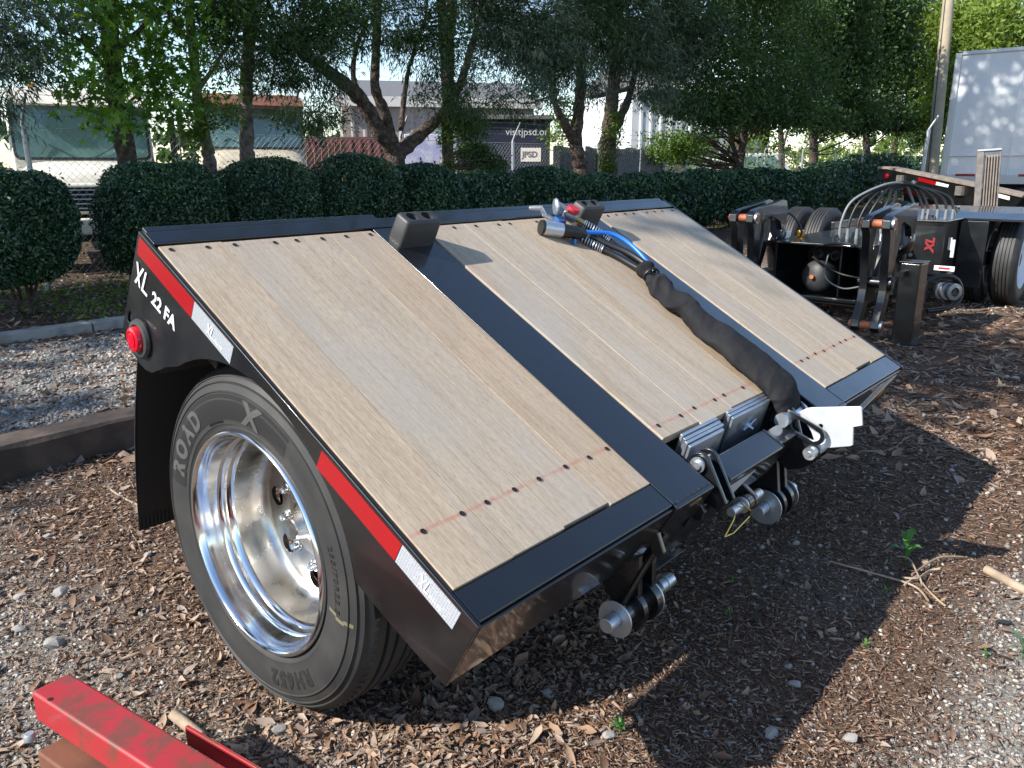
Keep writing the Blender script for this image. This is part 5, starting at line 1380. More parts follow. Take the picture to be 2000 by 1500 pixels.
# rubber scraps on the mulch
def scrap(px, py, s, label, seed):
    p = atZ(px, py, 0); r = random.Random(seed); n = 7
    pl_ = [(s*(.7+.5*r.random())*math.cos(2*math.pi*k/n), s*(.45+.4*r.random())*math.sin(2*math.pi*k/n)) for k in range(n)]
    o = MB().prism(pl_, lambda a, b, d: (a, b, d + .15*a), 0, .006).build('rubber_scrap', M['hose'], smooth=0, bevel=.001)
    o.location = (p.x, p.y, float(gz(p.x, p.y)) + .008); o.rotation_euler = (.1, .15, r.uniform(0, 3)); tag(o, label, 'rubber scrap', 'black rubber scraps on the mulch')
scrap(1403, 1175, .020, 'black rubber scrap in shade below the wire clip', 1)
scrap(1960, 1222, .022, 'black rubber scrap on sunlit chips at the right edge', 2)
scrap(1600, 1175, .020, 'black rubber scrap in mid shade left of the small seedlings', 3)
scrap(1475, 1225, .020, 'black rubber scrap beside the round leaved seedling', 4)
scrap(490, 1430, .020, 'black rubber scrap beneath the tyre in sun', 5)

# landscape timber
mb = MB()
tb = thing('landscape_timber', 'dark weathered square landscape timber lying on the ground behind the mud flap', 'timber', (0, 4.02, 0))
rngt = np.random.default_rng(2); xs = np.linspace(-2.2, 2.35, 24); vs = []
for x in xs:
    for (b, c) in ((0, -.02), (.0, .155), (.012, .17), (.20, .172), (.215, .155), (.215, -.02)):
        vs.append((x, b + rngt.normal(0, .003), c + rngt.normal(0, .003)))
fs = [(i*6+k, i*6+(k+1) % 6, (i+1)*6+(k+1) % 6, (i+1)*6+k) for i in range(len(xs)-1) for k in range(6)] + [tuple(range(6)), tuple(range((len(xs)-1)*6, len(xs)*6))]
mb.add(vs, fs).build('timber_beam', M['timber'], tb, smooth=30)

# red beam in the corner
rb = thing('red_steel_beam', 'worn red steel beam with rusty top in the lower left corner', 'steel beam', (.5, 1.2, 0))
d_y = Vector((-.145, .99, 0)).normalized(); d_x = Vector((.99, .145, 0)).normalized(); d_z = Vector((0, 0, 1))
def rbox(name, end, w0, w1, z0, z1, back, m, bevel=.006):
    a = end - d_y*back
    c = (end + a)/2 + d_x*((w0+w1)/2); c.z = (z0+z1)/2
    o = MB().obox(c - Vector((.5, 1.2, 0)), d_x*((w1-w0)/2), d_y*(back/2), d_z*((z1-z0)/2)).build(name, M[m], rb, bevel=bevel, seg=3); return o
e0 = Vector((.443, 1.785, 0))
rbox('beam_tube', e0, 0, .085, .225, .30, 1.4, 'red', .008)
rbox('lower_channel', Vector((.60, 1.50, 0)), .045, .053, .16, .235, 1.2, 'red', .002)
rbox('lower_channel', Vector((.60, 1.50, 0)), -.03, .045, .160, .168, 1.2, 'red', .002)
rbox('rusty_block', Vector((.455, 1.70, 0)), -.045, .055, .0, .215, .30, 'rust', .006)
q = atZ(58, 1438, .222); MB().lathe([(.0001, .016), (.009, .016), (.012, .010), (.012, 0)], Vector((q.x, q.y, .214)) - Vector((.5, 1.2, 0)), (0, 0, 1), 16).build('bolt_head', M['galv'], rb)
hq = atZ(98, 1366, .30); MB().lathe([(.0001, .0006), (.006, .0006)], Vector((hq.x, hq.y, .3006)) - Vector((.5, 1.2, 0)), (0, 0, 1), 14).build('drain_hole', M['dark'], rb)

# ------------------------------------------------------------------ foliage
def unit(r, n): v = r.normal(size=(n, 3)); return v/np.linalg.norm(v, axis=1, keepdims=True)
def diamonds(C, r, size, aspect, up_bias=0.0, nrm_=None, nb=.8):
    """leaf = two triangles folded along its mid rib"""
    n = len(C); nn = unit(r, n)
    if nrm_ is not None: nn = nn*nb + nrm_; nn /= np.linalg.norm(nn, axis=1, keepdims=True)
    if up_bias: nn[:, 2] = np.abs(nn[:, 2]) + up_bias; nn /= np.linalg.norm(nn, axis=1, keepdims=True)
    d = np.cross(nn, unit(r, n)); d /= np.linalg.norm(d, axis=1, keepdims=True); s = np.cross(nn, d)
    L_ = size*r.uniform(.65, 1.25, n)[:, None]; w = L_*aspect
    V_ = np.stack([C - d*L_, C + s*w + nn*w*.3, C + d*L_, C - s*w + nn*w*.3], 1).reshape(-1, 3)
    b = np.arange(n)[:, None]*4
    F_ = np.concatenate([b + [0, 1, 2], b + [0, 2, 3]], 1).reshape(-1, 3)
    return V_, F_, 2
STAR = []
for k in range(5):
    a = R(90 + 72*k); STAR.append((math.cos(a), math.sin(a))); a2 = a + R(36); STAR.append((.36*math.cos(a2), .36*math.sin(a2)))
def stars(C, r, size):
    n = len(C); nn = unit(r, n); nn[:, 2] = np.abs(nn[:, 2])*.6 + .1; nn /= np.linalg.norm(nn, axis=1, keepdims=True)
    d = np.cross(nn, unit(r, n)); d /= np.linalg.norm(d, axis=1, keepdims=True); s = np.cross(nn, d)
    L_ = size*r.uniform(.6, 1.2, n)
    t = np.array([(0, 0)] + STAR)
    V_ = C[:, None] + (t[None, :, 0:1]*L_[:, None, None])*d[:, None] + (t[None, :, 1:2]*L_[:, None, None])*s[:, None] - (np.hypot(t[:, 0], t[:, 1])[None, :, None]**2*.25*L_[:, None, None])*nn[:, None]
    f = np.array([(0, 1+k, 1+(k+1) % 10) for k in range(10)])
    return V_.reshape(-1, 3), (f[None] + (np.arange(n)*11)[:, None, None]).reshape(-1, 3), 10
def sprays(C, r, size, width=.09, droop=.5, out=None):
    """feathery drooping evergreen blades: bent narrow strips in small fans"""
    n = len(C); d = unit(r, n); d[:, 2] = d[:, 2]*.6 - droop
    if out is not None: d += out*.7
    d /= np.linalg.norm(d, axis=1, keepdims=True)
    s = np.cross(d, unit(r, n)); s /= np.linalg.norm(s, axis=1, keepdims=True)
    L_ = size*r.uniform(.5, 1.3, n)[:, None]; w = L_*width
    m1 = C + d*L_*.5 + np.array([0, 0, .06])*L_; e = C + d*L_ + np.array([0, 0, -.15])*L_
    V_ = np.stack([C, m1 - s*w, m1 + s*w, e], 1).reshape(-1, 3); b = np.arange(n)[:, None]*4
    return V_, np.concatenate([b + [0, 1, 2], b + [1, 3, 2]], 1).reshape(-1, 3), 2
def clump_points(r, lobes, nclump, per, spread):
    """clump centres filling several ellipsoid lobes (more towards the shell), then leaves round each centre"""
    w = np.array([l[1][0]*l[1][1]*l[1][2] for l in lobes]); w = w**.75; w /= w.sum()
    which = r.choice(len(lobes), nclump, p=w)
    c = np.array([l[0] for l in lobes])[which]; rad = np.array([l[1] for l in lobes])[which]
    u = unit(r, nclump)*(r.random(nclump)[:, None]**.42)
    cc = c + u*rad
    sz = spread*r.uniform(.55, 1.3, nclump)
    k = np.repeat(np.arange(nclump), per)
    pts = cc[k] + r.normal(size=(len(k), 3))*sz[k][:, None]*np.array([1, 1, .7])
    out = u[k]
    return pts, k, out, r.random(nclump)
LEAF = {
 'oak': tint_mat('dark oak leaves', [(.018, .040, .014), (.034, .074, .022), (.056, .115, .030), (.100, .175, .045)], .5, .35, .4, (1.4, 1.3, .5)),
 'gum': tint_mat('sweetgum leaves', [(.032, .095, .016), (.060, .155, .020), (.105, .23, .026), (.17, .31, .036)], .42, .45, .45, (1.7, 1.45, .45)),
 'cedar': tint_mat('cedar sprays', [(.020, .042, .018), (.042, .080, .030), (.080, .132, .048), (.150, .205, .080)], .7, .25, .25),
 'bluecedar': tint_mat('grey green cedar sprays', [(.030, .052, .034), (.062, .098, .062), (.115, .162, .102), (.20, .25, .16)], .7, .25, .25),
 'vine': tint_mat('vine leaves', [(.030, .075, .012), (.060, .13, .018), (.11, .19, .028), (.17, .25, .04)], .5, .40, .4, (1.4, 1.3, .5)),
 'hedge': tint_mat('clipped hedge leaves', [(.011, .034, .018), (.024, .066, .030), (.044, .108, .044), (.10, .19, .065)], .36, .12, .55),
 'far': tint_mat('far tree leaves', [(.09, .15, .025), (.14, .215, .035), (.20, .28, .055), (.26, .34, .08)], .6, .42, .3, (1.4, 1.3, .5)),
}
def foliage(name, parent, kind, V_, F_, k, tints, off):
    o = np_mesh(name, V_ - np.asarray(off), F_, LEAF[kind], parent, tint=np.repeat(tints, k)); return o
def limb(mb, pts, r0, r1, n=9, wob=.0):
    P = smooth_path([Vector(p) for p in pts], 6); m = len(P)
    if wob:
        P = [p + Vector((random.uniform(-wob, wob), random.uniform(-wob, wob), 0)) if 0 < i < m-1 else p for i, p in enumerate(P)]
    mb.tube(P, [(r0 + (r1-r0)*i/(m-1))*(1 + .07*math.sin(i*1.7 + r0*90) + .05*math.sin(i*4.1)) for i in range(m)], n)
def tree(name, label, base, trunk, crowns, barkm='bark', group='trees along the chain link fence', cat='tree'):
    """trunk: list of (points, r0, r1); crowns: list of (leaf kind, lobes, clumps, per clump, spread, size, style)"""
    t = thing(name, label, cat, base, group=group)
    mb = MB()
    for pts, r0, r1 in trunk: limb(mb, [Vector(p) - Vector(base) for p in pts], r0, r1, 10, .008)
    mb.build('trunk', M[barkm], t, smooth=60)
    for i, (kind, lobes, nc, per, spread, size, style) in enumerate(crowns):
        r = np.random.default_rng(abs(hash_(label)) % 10000 + i)
        if style == 'spray': per = int(per*2.3); size *= .60; nc = int(nc*1.25)
        elif style == 'diamond': per = int(per*1.5); size *= .85; nc = int(nc*1.35)
        else: nc = int(nc*1.3)
        pts, k, out, ct = clump_points(r, lobes, nc, per, spread)
        if style != 'star' or True:
            tp_ = [p for P_, _, _ in trunk for p in smooth_path([Vector(q) for q in P_], 4)]
            cen = pts.reshape(-1, per, 3).mean(1); bm_ = MB()
            for q in r.permutation(len(cen))[:34]:
                e_ = Vector(cen[q]); a_ = min(tp_, key=lambda p: (p - e_).length + .8*max(0, p.z - e_.z))
                d_ = e_ - a_
                if d_.length < .15 or d_.length > 3.5: continue
                mid = a_ + d_*.5 + Vector((r.normal(0, .08), r.normal(0, .08), r.normal(.05, .08)))*d_.length
                w_ = .007 + .008*d_.length
                bm_.tube(smooth_path([a_ - Vector(base), mid - Vector(base), e_ - Vector(base)], 3), [w_*(1 - .8*z_/6) for z_ in range(7)], 5, cap=False)
            if bm_.v:
                bo_ = bm_.build('branches', M[barkm], t, smooth=60); bo_['kind'] = 'stuff'
        if style == 'diamond': V_, F_, kk = diamonds(pts, r, size, .42)
        elif style == 'star': V_, F_, kk = stars(pts, r, size)
        else: V_, F_, kk = sprays(pts, r, size, out=out)
        tn = np.clip(ct[k]*.6 + r.normal(.2, .16, len(k)), 0, 1)
        foliage('crown' if i == 0 else 'leafy_sprays', t, kind, V_, F_, kk, tn, base)
    return t
def hash_(s): return sum((i+1)*ord(c) for i, c in enumerate(s))
def lobe3(px, py, Y, rx, ry, rz): p = atY(px, py, Y); return ((p.x, p.y, p.z), (rx, ry, rz))

# --- hedge bushes
def bush(px0, px1, ytop, label, n, size, seed, Y=8.75, depth=.55, zlow=.22, stemmed=True, top=None):
    a, b = atY(px0, ytop, Y), atY(px1, ytop, Y)
    cx = (a.x+b.x)/2; hx = (b.x-a.x)/2*.985; ztop = (a.z+b.z)/2 + .02 if top is None else top
    t = thing('clipped_bush', label, 'bush', (cx, Y, 0), group='clipped bushes in the hedge row')
    r = np.random.default_rng(seed)
    u = unit(r, n*2); 
    hz = (ztop-zlow)/2; p = 2.9
    rad = (np.abs(u[:, 0])**p + np.abs(u[:, 1])**p + np.abs(u[:, 2])**p)**(-1/p)
    S = u*rad[:, None]
    bumps = vnoise(S[:, 0]*2.2 + seed, S[:, 2]*2.0 + S[:, 1]*1.7, seed, 3, 1.6) + .9*vnoise(S[:, 0]*hx*2.0, S[:, 2]*1.3 + S[:, 1]*1.1 + seed, seed+40, 2, 1.5)
    dep = 1 - .22*r.random(n*2)**1.5 + .085*bumps + np.where(r.random(n*2) > .975, r.uniform(.02, .13, n*2), 0)
    P = S*dep[:, None]*np.array([hx, depth, hz]) + np.array([0, 0, zlow + hz])
    keepm = (r.random(n*2) < np.where(P[:, 1] > depth*.45, .35, 1.0)) & (r.random(n*2) < np.where(P[:, 2] < zlow + .25*hz, .55, 1))
    P = P[keepm][:n]; S = S[keepm][:n]
    nn = S/np.linalg.norm(S, axis=1, keepdims=True)
    # thinner, twiggy patches
    thin = vnoise(S[:, 0]*2.6 + seed*1.3, S[:, 2]*2.4 + S[:, 1], seed+77, 2, 1.4) > .62
    kp = ~thin | (r.random(len(P)) < .45); P, S, nn = P[kp], S[kp], nn[kp]
    V_, F_, k = diamonds(P, r, size, .5, nrm_=nn*.55, nb=1.0)
    tn = np.clip(r.beta(1.5, 2.4, len(P)) + .22*vnoise(P[:, 0]*3 + seed, P[:, 2]*3 + P[:, 1]*2, seed+5, 3, 1.5) + .12*(P[:, 2] > ztop*.8), 0, 1)  # leaves near the top tinted lighter, painting in sunlit tops
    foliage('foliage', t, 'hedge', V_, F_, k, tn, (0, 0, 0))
    # dark-tinted leaf core, added to block light inside the bush
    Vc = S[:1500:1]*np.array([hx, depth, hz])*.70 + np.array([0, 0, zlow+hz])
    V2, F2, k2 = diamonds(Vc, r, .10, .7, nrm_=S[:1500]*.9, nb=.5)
    foliage('light_block_core', t, 'hedge', V2, F2, k2, np.full(len(Vc), .15), (0, 0, 0))
    tg = MB()
    for q in range(60):
        e = S[int(r.integers(len(S)))]*np.array([hx, depth, hz]); c0 = np.array([0, 0, zlow+hz]); a = c0 + e*.45; b = c0 + e*r.uniform(.92, 1.06); tg.tube([a, (a+b)/2 + r.normal(0, .03, 3), b], [.006, .004, .002], 4, cap=False)
    tgo = tg.build('twigs', M['dead'] if seed % 3 == 0 else M['bark'], t, smooth=0); tgo['kind'] = 'stuff'
    if stemmed:
        sm = MB()
        for q in range(7):
            x0 = r.uniform(-.15, .15); y0 = r.uniform(-.1, .1)
            sm.tube([(x0, y0, -.02), (x0 + r.uniform(-.2, .2), y0 + r.uniform(-.15, .15), .4), (x0*2 + r.uniform(-hx*.7, hx*.7), y0 + r.uniform(-.3, .3), .9)], [.018, .013, .006], 6)
        sm.build('stems', M['bark'], t, smooth=60)
HB = [(-140, 128, 338, 'dark clipped bush at the far left edge, in front of the white truck'), (180, 412, 322, 'broad clipped bush between the white truck grille and the sweetgum trunk'),
 (408, 598, 310, 'clipped bush in front of the tan truck hood'), (600, 762, 302, 'clipped bush below the red brown sheet metal panel, with a dry patch'), (752, 872, 318, 'clipped bush at the foot of the forked cedar'),
 (868, 1002, 338, 'low rounded bush right of the vine covered trunk'), (1005, 1125, 325, 'rounded bush in front of the navy trailer, tallest near it'), (1122, 1192, 345, 'small clipped bush behind the far rubber block'),
 (1190, 1262, 343, 'small clipped bush left of the sunlit bush pair'), (1258, 1328, 340, 'speckled clipped bush in front of the grey mesh screen end'), (1326, 1400, 336, 'clipped bush catching sun below the bright vines'),
 (1398, 1478, 336, 'clipped bush behind the left hinge arm'), (1470, 1545, 330, 'clipped bush right of the hinge arm bush'), (1538, 1592, 338, 'clipped bush behind the far dual tyres')]
for i, (a, b, y, lb) in enumerate(HB):
    n = [29000, 30000, 25000, 22000, 17000, 15000, 15000, 7000, 7000, 7000, 7000, 7000, 7000, 6000][i]
    sz = [.021, .021, .021, .023, .028, .029, .030, .037, .042, .045, .047, .05, .05, .055][i]
    bush(a, b, y, lb, n, sz, 100+i, zlow=.25 if i < 3 else .12)
for i, (a, b, top, Y, lb) in enumerate([(1580, 1680, 1.55, 9.6, 'dark bush mound behind the hydraulic hose arch'), (1640, 1760, 1.90, 10.6, 'tallest dark bush mound below the far trees'), (1740, 1800, 1.80, 11.5, 'dark bush mound left of the pole foot'), (1795, 1860, 1.5, 12.5, 'dark bush mound at the foot of the pole')]):
    bush(a, b, 330, lb, 5000, .065, 130+i, Y=Y, depth=.9, zlow=.05, top=top, stemmed=False)

# --- low weeds and ground cover in the hedge bed
x, y, r = sample_ground(4200, 7.5, 20, keep=lambda x, y: ((y > 7.5) & (y < 10.3) & (vnoise(x, y, 15, 3, 1.1) > .02)).astype(float), seed=61, power=1.3)
P = np.stack([x, y, gz(x, y) + r.uniform(.01, .13, len(x))], 1)
V_, F_, k = diamonds(P, r, .035, .40, up_bias=.3)
tag(np_mesh('ground_weeds', V_, F_, LEAF['vine'], tint=np.repeat(np.clip(r.beta(2, 2, len(P)), 0, 1), k)), kind='stuff')

# ------------------------------------------------------------------ trees
rnd = random.Random(3)
# sweetgum
b = atY(250, 330, 9.45); base = (b.x, 9.45, 0)
tr = [([base, (b.x-.0, 9.45, .9), atY(246, 300, 9.45), atY(228, 200, 9.45), atY(214, 60, 9.45), atY(205, -150, 9.45), atY(200, -420, 9.45)], .125, .07)]
tr += [([atY(222, 150, 9.45), atY(170, 90, 9.2), atY(120, 60, 9.0)], .035, .012), ([atY(220, 110, 9.45), atY(270, 60, 9.3), atY(320, 20, 9.1)], .035, .012), ([atY(230, 210, 9.45), atY(190, 190, 9.0), atY(150, 200, 8.9)], .02, .006), ([atY(232, 220, 9.45), atY(280, 180, 9.1), atY(320, 190, 9.0)], .02, .006)]
tree('sweetgum_tree', 'slim sweetgum with star shaped bright green leaves, in front of the white truck', base, tr,
     [('gum', [lobe3(150, 90, 9.0, .75, .5, .6), lobe3(280, 60, 9.2, .7, .6, .7), lobe3(215, -120, 9.4, 1.4, 1.2, 1.0), lobe3(170, 190, 8.9, .5, .4, .28), lobe3(290, 160, 9.1, .42, .4, .42), lobe3(200, 235, 8.9, .36, .35, .18), lobe3(130, 265, 8.9, .08, .15, .14), lobe3(330, 210, 9.3, .22, .3, .2)], 230, 17, .15, .062, 'star')])
# two slim grey trunks
for lab, P0, P1, leaves in (('leaning pale trunked tree with peeling bark right of the sweetgum', [(412, 345), (405, 290), (392, 235), (385, 180), (376, 90), (360, -120)], .085, True),
        ('straight grey trunked tree in front of the tan truck', [(484, 345), (482, 290), (480, 200), (486, 90), (494, 0), (500, -200)], .105, False)):
    pts = [atY(a, b_, 9.55) for a, b_ in P0]; base = (pts[0].x, 9.55, 0)
    trk = [([base] + pts, P1, P1*.6), ([pts[3], atY(P0[3][0]+60, 90, 9.2), atY(P0[3][0]+110, 20, 9.0)], .03, .01), ([pts[4], atY(P0[4][0]-50, 20, 9.2), atY(P0[4][0]-70, -60, 9.0)], .03, .01)]
    if leaves:
        cr = [('gum', [lobe3(400, 60, 9.3, .75, .6, .65), lobe3(360, 150, 9.2, .3, .35, .35), lobe3(420, 210, 9.3, .35, .3, .25), lobe3(390, -120, 9.5, 1.2, 1, .9)], 120, 24, .13, .040, 'diamond'), ('vine', [lobe3(370, 215, 9.4, .3, .25, .3), lobe3(385, 265, 9.4, .22, .2, .16), lobe3(440, 235, 9.4, .25, .2, .16)], 34, 16, .08, .035, 'diamond')]
    else:
        cr = [('cedar', [lobe3(520, 50, 9.4, .6, .6, .7), lobe3(460, 90, 9.2, .35, .4, .45), lobe3(560, 130, 9.3, .3, .4, .35), lobe3(500, -130, 9.5, 1.2, 1, .9)], 150, 42, .12, .13, 'spray'), ('oak', [lobe3(450, 30, 9.2, .5, .4, .4), lobe3(590, 40, 9.1, .5, .4, .45), lobe3(540, 90, 9.0, .35, .3, .25)], 80, 30, .12, .036, 'diamond')]
    tree('slim_tree', lab, base, trk, cr, 'barkp')
# blue cedar at the far left
base = (1.7, 9.3, 0)
tree('blue_cedar', 'blue green cedar hanging into the top left corner', base, [([base, (1.75, 9.3, 1.5), (1.9, 9.3, 4), (1.9, 9.3, 7)], .16, .06)],
     [('bluecedar', [lobe3(20, 30, 8.9, .55, .5, .55), lobe3(70, 60, 8.8, .35, .35, .42), lobe3(10, 130, 8.9, .35, .4, .4), lobe3(45, 150, 8.9, .22, .3, .22), lobe3(-100, 40, 9.0, .8, .6, 1.0), ((1.9, 9.3, 5.2), (1.1, 1.0, 1.6))], 190, 46, .12, .14, 'spray')])
# forked cedar
b = atY(772, 330, 9.6); base = (b.x, 9.6, 0)
g = lambda px, py, Y=9.6: atY(px, py, Y)
tr = [([base, (b.x, 9.6, .8), g(770, 300), g(740, 255), g(705, 195), g(655, 150), g(600, 110), g(560, 80)], .17, .06), ([g(772, 305), g(800, 280), g(840, 245), g(868, 218), g(900, 160), g(930, 60)], .13, .05),
      ([g(765, 270), g(750, 215), g(733, 170), g(735, 90), g(740, -60), g(745, -300)], .085, .05), ([g(782, 255), g(790, 190), g(800, 130), g(830, 40)], .05, .02), ([g(700, 190), g(690, 120), g(720, 30)], .05, .02)]
tree('forked_cedar', 'forked cedar with thick reddish limbs spreading behind the hedge', base, tr,
     [('cedar', [lobe3(600, 110, 9.2, .55, .5, .42), lobe3(680, 40, 9.3, .75, .6, .55), lobe3(760, 60, 9.4, .5, .6, .5), lobe3(850, 90, 9.2, .6, .6, .55), lobe3(900, 160, 9.0, .38, .4, .36), lobe3(560, 180, 9.2, .32, .4, .26), lobe3(640, 190, 9.3, .3, .35, .2), lobe3(700, -150, 9.6, 1.8, 1.5, 1.1), lobe3(900, -120, 9.6, 1.6, 1.4, 1.1), lobe3(880, 210, 9.0, .3, .3, .18), lobe3(590, 235, 9.3, .35, .3, .14), lobe3(640, 235, 9.4, .3, .3, .16), lobe3(930, 225, 9.2, .35, .3, .16), lobe3(980, 210, 9.2, .4, .3, .2), lobe3(820, 190, 9.6, .3, .3, .12)], 520, 48, .14, .15, 'spray'),
      ('oak', [lobe3(640, 30, 9.0, .6, .4, .4), lobe3(860, 50, 9.0, .5, .4, .4)], 60, 26, .13, .04, 'diamond')])
# vine covered trunk
b = atY(876, 350, 9.5); base = (b.x, 9.5, 0)
tree('vine_covered_tree', 'thin trunk wrapped in green vines right of the forked cedar', base, [([base, g(876, 330, 9.5), g(874, 250, 9.5), g(876, 190, 9.5), g(880, 60, 9.5), g(890, -150, 9.5)], .11, .07)],
     [('vine', [lobe3(876, 330, 9.42, .16, .12, .25), lobe3(874, 260, 9.42, .14, .12, .3), lobe3(900, 230, 9.4, .3, .2, .25), lobe3(880, 190, 9.4, .2, .15, .25)], 60, 26, .07, .030, 'diamond'), ('oak', [lobe3(930, 300, 9.5, .45, .25, .30), lobe3(960, 330, 9.5, .35, .25, .22), lobe3(920, 250, 9.5, .3, .25, .22)], 90, 26, .09, .036, 'diamond')])
# twin grey-green cedars
for lab, P0, extra, r0, dk in (('forked tree with orange scarred bark in front of the grey mesh screen', [(1136, 350), (1130, 310), (1124, 275), (1130, 220), (1135, 150), (1140, -50)], [[(1126, 285), (1105, 245), (1085, 205), (1075, 120)]], .17, False),
        ('ivy covered dark trunk right of the orange scarred tree', [(1190, 350), (1186, 310), (1188, 260), (1195, 200), (1205, 100), (1210, -80)], [[(1200, 250), (1225, 200), (1240, 140)]], .20, True)):
    Y = 9.7; pts = [atY(a, b_, Y) for a, b_ in P0]; base = (pts[0].x, Y, 0)
    trk = [([base] + pts, r0, r0*.5)] + [([atY(a, b_, Y) for a, b_ in e], r0*.6, r0*.25) for e in extra]
    if not dk:
        cr = [('bluecedar', [lobe3(1040, 60, 9.3, .75, .7, .75), lobe3(1000, 150, 9.2, .45, .5, .42), lobe3(1110, 90, 9.4, .8, .7, .75), lobe3(1050, 190, 9.1, .4, .4, .32), lobe3(1150, 160, 9.3, .4, .5, .36), lobe3(1080, -150, 9.7, 2.0, 1.6, 1.2), lobe3(960, 70, 9.4, .5, .5, .55)], 330, 46, .16, .17, 'spray'), ('cedar', [lobe3(1000, 40, 9.5, .7, .6, .7), lobe3(1140, 40, 9.6, .8, .6, .8), lobe3(1070, 120, 9.6, .8, .5, .6)], 190, 46, .16, .17, 'spray'), ('vine', [lobe3(1105, 215, 9.9, .3, .3, .35), lobe3(1085, 260, 10.0, .3, .3, .3)], 30, 22, .1, .04, 'diamond')]
    else:
        cr = [('bluecedar', [lobe3(1230, 80, 9.4, .9, .8, .85), lobe3(1290, 150, 9.3, .7, .7, .5), lobe3(1330, 60, 9.3, .8, .8, .8), lobe3(1260, 190, 9.2, .6, .5, .28), lobe3(1340, 200, 9.2, .45, .5, .25), lobe3(1250, -150, 9.7, 2.4, 1.8, 1.5)], 330, 46, .18, .19, 'spray'), ('cedar', [lobe3(1200, 40, 9.7, .9, .7, .9), lobe3(1290, 60, 9.8, 1.2, .7, 1.0)], 170, 46, .18, .19, 'spray'), ('vine', [lobe3(1188, 300, 9.6, .22, .16, .35), lobe3(1196, 250, 9.6, .25, .2, .35)], 40, 24, .09, .038, 'diamond')]
    tree('grey_cedar', lab, base, trk, cr)
# dark oaks on the right
OAKLOW = {1440: [(1340, 205, -.5, .8, .6, .22), (1400, 225, -.5, .8, .6, .22), (1480, 222, -.5, 1.0, .7, .24), (1540, 225, -.5, .9, .7, .24)], 1588: [(1600, 232, -.4, 1.6, .8, .3), (1680, 236, -.4, 1.6, .8, .3)], 1692: [(1740, 236, -.4, 1.6, .9, .35), (1800, 225, -.4, 1.2, .9, .5)]}
def oak(px, ybase, lean, Y, r0, lab, lobes, nc, per, size, extra=(), vines=()):
    b = atY(px, ybase, Y); base = (b.x, Y, 0)
    pts = [atY(px+lean*f, ybase - 125*f, Y) for f in (0, .35, .7, 1.0)] + [atY(px+lean*1.8, ybase-220, Y), atY(px+lean*2.4, -60, Y)]
    trk = [([base] + pts, r0, r0*.5)] + [([atY(a, b_, Y) for a, b_ in e], r0*.5, r0*.2) for e in extra]
    cr = [('oak', [lobe3(*l[:2], Y + l[2], *l[3:]) for l in lobes], int(nc*1.25), per, .30, size, 'diamond')]
    if px in OAKLOW: cr.append(('oak', [lobe3(*l[:2], Y + l[2], *l[3:]) for l in OAKLOW[px]], 130, per, .24, size, 'diamond'))
    if vines: cr.append(('vine', [lobe3(*l[:2], Y + l[2], *l[3:]) for l in vines], 60, 24, .2, .06, 'diamond'))
    return tree('dark_oak', lab, base, trk, cr)
oak(1440, 335, 18, 9.9, .17, 'leaning dark oak trunk behind the clipped bushes, widest dark crown', [(1420, 170, -.5, 1.1, 1, .8), (1380, 90, -.6, 1.1, 1, 1.1), (1480, 90, -.6, 1.4, 1, 1.1), (1400, 215, -.4, .7, .8, .35), (1500, 205, -.4, .9, .8, .4), (1440, -60, 0, 2.6, 2, 1.6), (1540, 170, -.5, 1.0, .8, .7)], 420, 34, .075, extra=([(1453, 235), (1480, 215), (1520, 190)],), vines=[(1330, 285, .3, .9, .4, .4), (1290, 290, .3, .6, .4, .35)])
oak(1527, 325, -4, 10.4, .10, 'pale slim oak trunk standing left of a leaning twin', [(1560, 60, -.5, 1.3, 1, 1.1), (1580, 160, -.4, 1.3, 1, .8), (1600, -60, 0, 2.6, 2, 1.8)], 260, 34, .085, extra=([(1522, 315), (1533, 275), (1545, 235), (1560, 190)],))
oak(1588, 325, 2, 10.8, .17, 'dark oak trunk behind the hose arch', [(1640, 120, -.5, 1.6, 1.1, 1.2), (1650, 210, -.4, 1.6, 1, .5), (1620, 30, -.3, 1.6, 1.2, 1.3)], 260, 34, .095)
oak(1692, 315, 0, 11.2, .17, 'dark oak trunk left of the galvanised fence post', [(1720, 110, -.4, 1.9, 1.3, 1.6), (1700, 215, -.4, 2.0, 1.1, .6), (1700, 20, 0, 2.4, 1.5, 1.8)], 300, 34, .105)
oak(1745, 320, 10, 12.0, .16, 'ivy wrapped dark oak trunk beside the utility pole', [(1790, 120, 0, 1.6, 1.3, 1.8), (1760, 30, 0, 2, 1.5, 1.6), (1800, 230, 0, 1.3, 1.1, 1.4)], 260, 34, .11, vines=[(1745, 290, -.2, .5, .3, 1.0), (1800, 270, 1.5, 1.0, .6, .8)])

# brush at the foot of the far fence (reads as one mass)
def brush(name, pxs, Y, z0, z1, kind, n, size, seed, sx=1.2):
    r = np.random.default_rng(seed); x0, x1 = atY(pxs[0], 300, Y).x, atY(pxs[1], 300, Y).x
    nc = n//26; c = np.stack([r.uniform(x0, x1, nc), Y + r.normal(0, sx*.5, nc), z0 + (z1-z0)*r.random(nc)**1.5], 1)
    k = np.repeat(np.arange(nc), 26); P = c[k] + r.normal(size=(len(k), 3))*.22
    V_, F_, kk = diamonds(P, r, size, .42); t = np.clip(r.random(nc)[k]*.7 + r.normal(.15, .15, len(k)), 0, 1)
    tag(np_mesh(name, V_, F_, LEAF[kind], tint=np.repeat(t, kk)), kind='stuff')
brush('sunlit_brush', (1375, 1500), 10.7, .2, 2.2, 'vine', 2600, .07, 71)
brush('sunlit_brush', (1500, 1790), 16, .2, 2.4, 'far', 6000, .09, 72, 3)
brush('dry_brush', (1560, 1860), 24, .2, 4.5, 'far', 5000, .16, 73, 4)
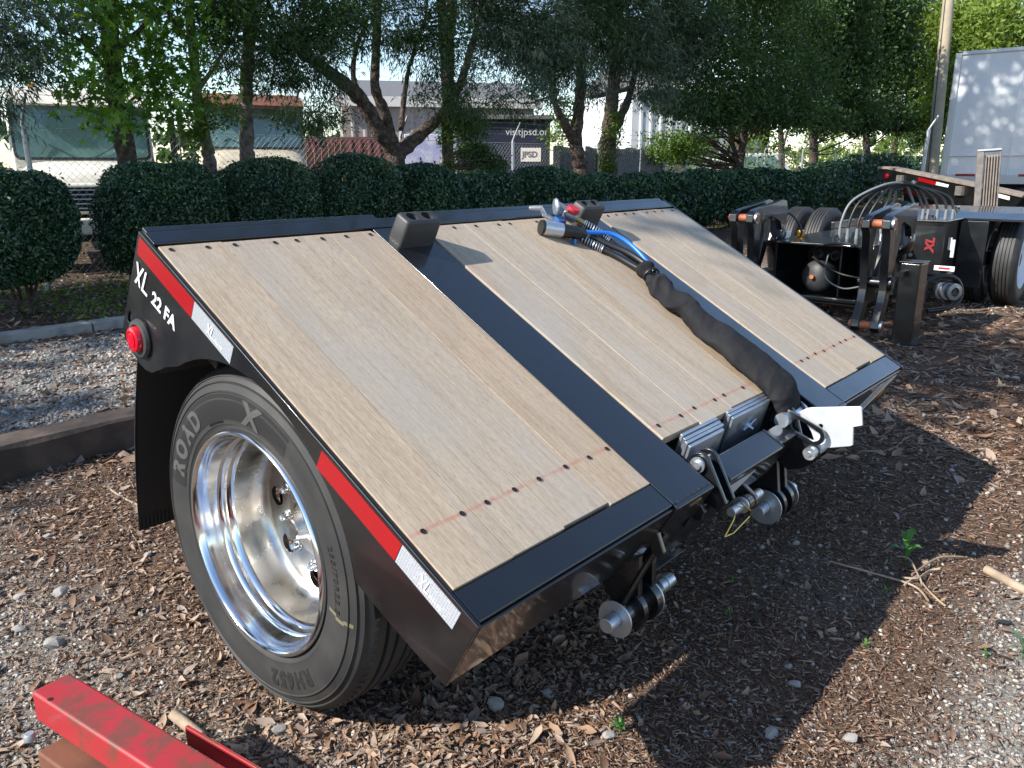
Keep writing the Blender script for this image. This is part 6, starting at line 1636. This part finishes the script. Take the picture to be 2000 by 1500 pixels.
brush('far_wood', (1180, 1900), 44, .5, 9, 'oak', 9000, .40, 74, 8)
brush('far_wood', (-150, 760), 60, .5, 4.2, 'oak', 6000, .40, 75, 8)
# yellow green tree behind the box trailer
def at_depth_lobe(px, py, dep, r): p = atD(px, py, dep); return ((p.x, p.y, p.z), (r*1.2, r*1.2, r))
base = atD(1960, 380, 34); base = (base.x, base.y, 0)
tree('yellow_green_tree', 'sunlit yellow green tree rising behind the white box trailer', base, [([base, (base[0], base[1], 4), (base[0]+.3, base[1]+.2, 8)], .3, .1)],
     [('far', [at_depth_lobe(1905, 70, 32, 1.2), at_depth_lobe(1960, 60, 33, 1.3), at_depth_lobe(1880, 130, 32, 1.1), at_depth_lobe(1925, 25, 34, .8), at_depth_lobe(1870, 210, 33, 1.2), at_depth_lobe(1840, 40, 33, .9)], 300, 30, .45, .15, 'diamond')], group='trees beyond the trailers')

for c_, r_, bx, lab in (((12.2, 8.3, 10.4), (3.0, 1.5, 2.2), 14.6, 'tall oak crown standing over the grey cedars'), ((8.2, 9.2, 11.2), (2.4, 1.5, 1.8), 9.75, 'tall oak crown standing over the forked cedar')):  # unseen crowns above the frame, added to shade the box trailer
    tree('added_shade_crown', lab, (bx, 10.0, 0), [([(bx, 10.0, 0), (bx, 9.95, 3), (bx*.6 + c_[0]*.4, 9.6, 6), c_], .10, .05)], [('oak', [(c_, r_)], 62, 20, .42, .17, 'diamond')])
# shade trees out of the frame on the left, where the photograph's shade comes from
def shade_tree(x, y, lobes, nc, lab, per=26, size=.16, spread=.42):
    base = (x, y, 0)
    tree('shade_tree', lab, base, [([base, (x, y, 2.5), (x+.2, y, 5.5), (x, y+.2, 8)], .22, .07)], [('oak', lobes, nc, per, spread, size, 'diamond')], group='shade trees left of the lot')
SHADE = True
if SHADE:
    shade_tree(-3.2, 6.6, [((-2.3, 5.6, 6.9), (1.4, 1.0, 1.1)), ((-1.1, 6.0, 6.3), (1.2, .9, .8))], 70, 'round crowned oak standing left of the gravel strip, casting the deck dapple')
    shade_tree(-6.5, 12.5, [((-6.5, 12.5, 6.5), (3.0, 1.8, 2.6)), ((-3.5, 12.0, 5.5), (2.4, 1.6, 1.8)), ((-9.5, 12.6, 7.5), (2.4, 1.8, 2.6))], 150, 'wide dark oak beyond the fence to the left')
    shade_tree(-1.0, 11.6, [((-1.0, 11.4, 4.8), (2.2, 1.3, 1.8)), ((1.0, 11.2, 4.0), (1.6, 1.1, 1.2))], 40, 'dark oak beyond the fence left of the white truck')
    shade_tree(-12.5, 10.5, [((-12.5, 10.5, 9.0), (2.2, 1.2, 2.2))], 110, 'tall oak at the far left of the lot')
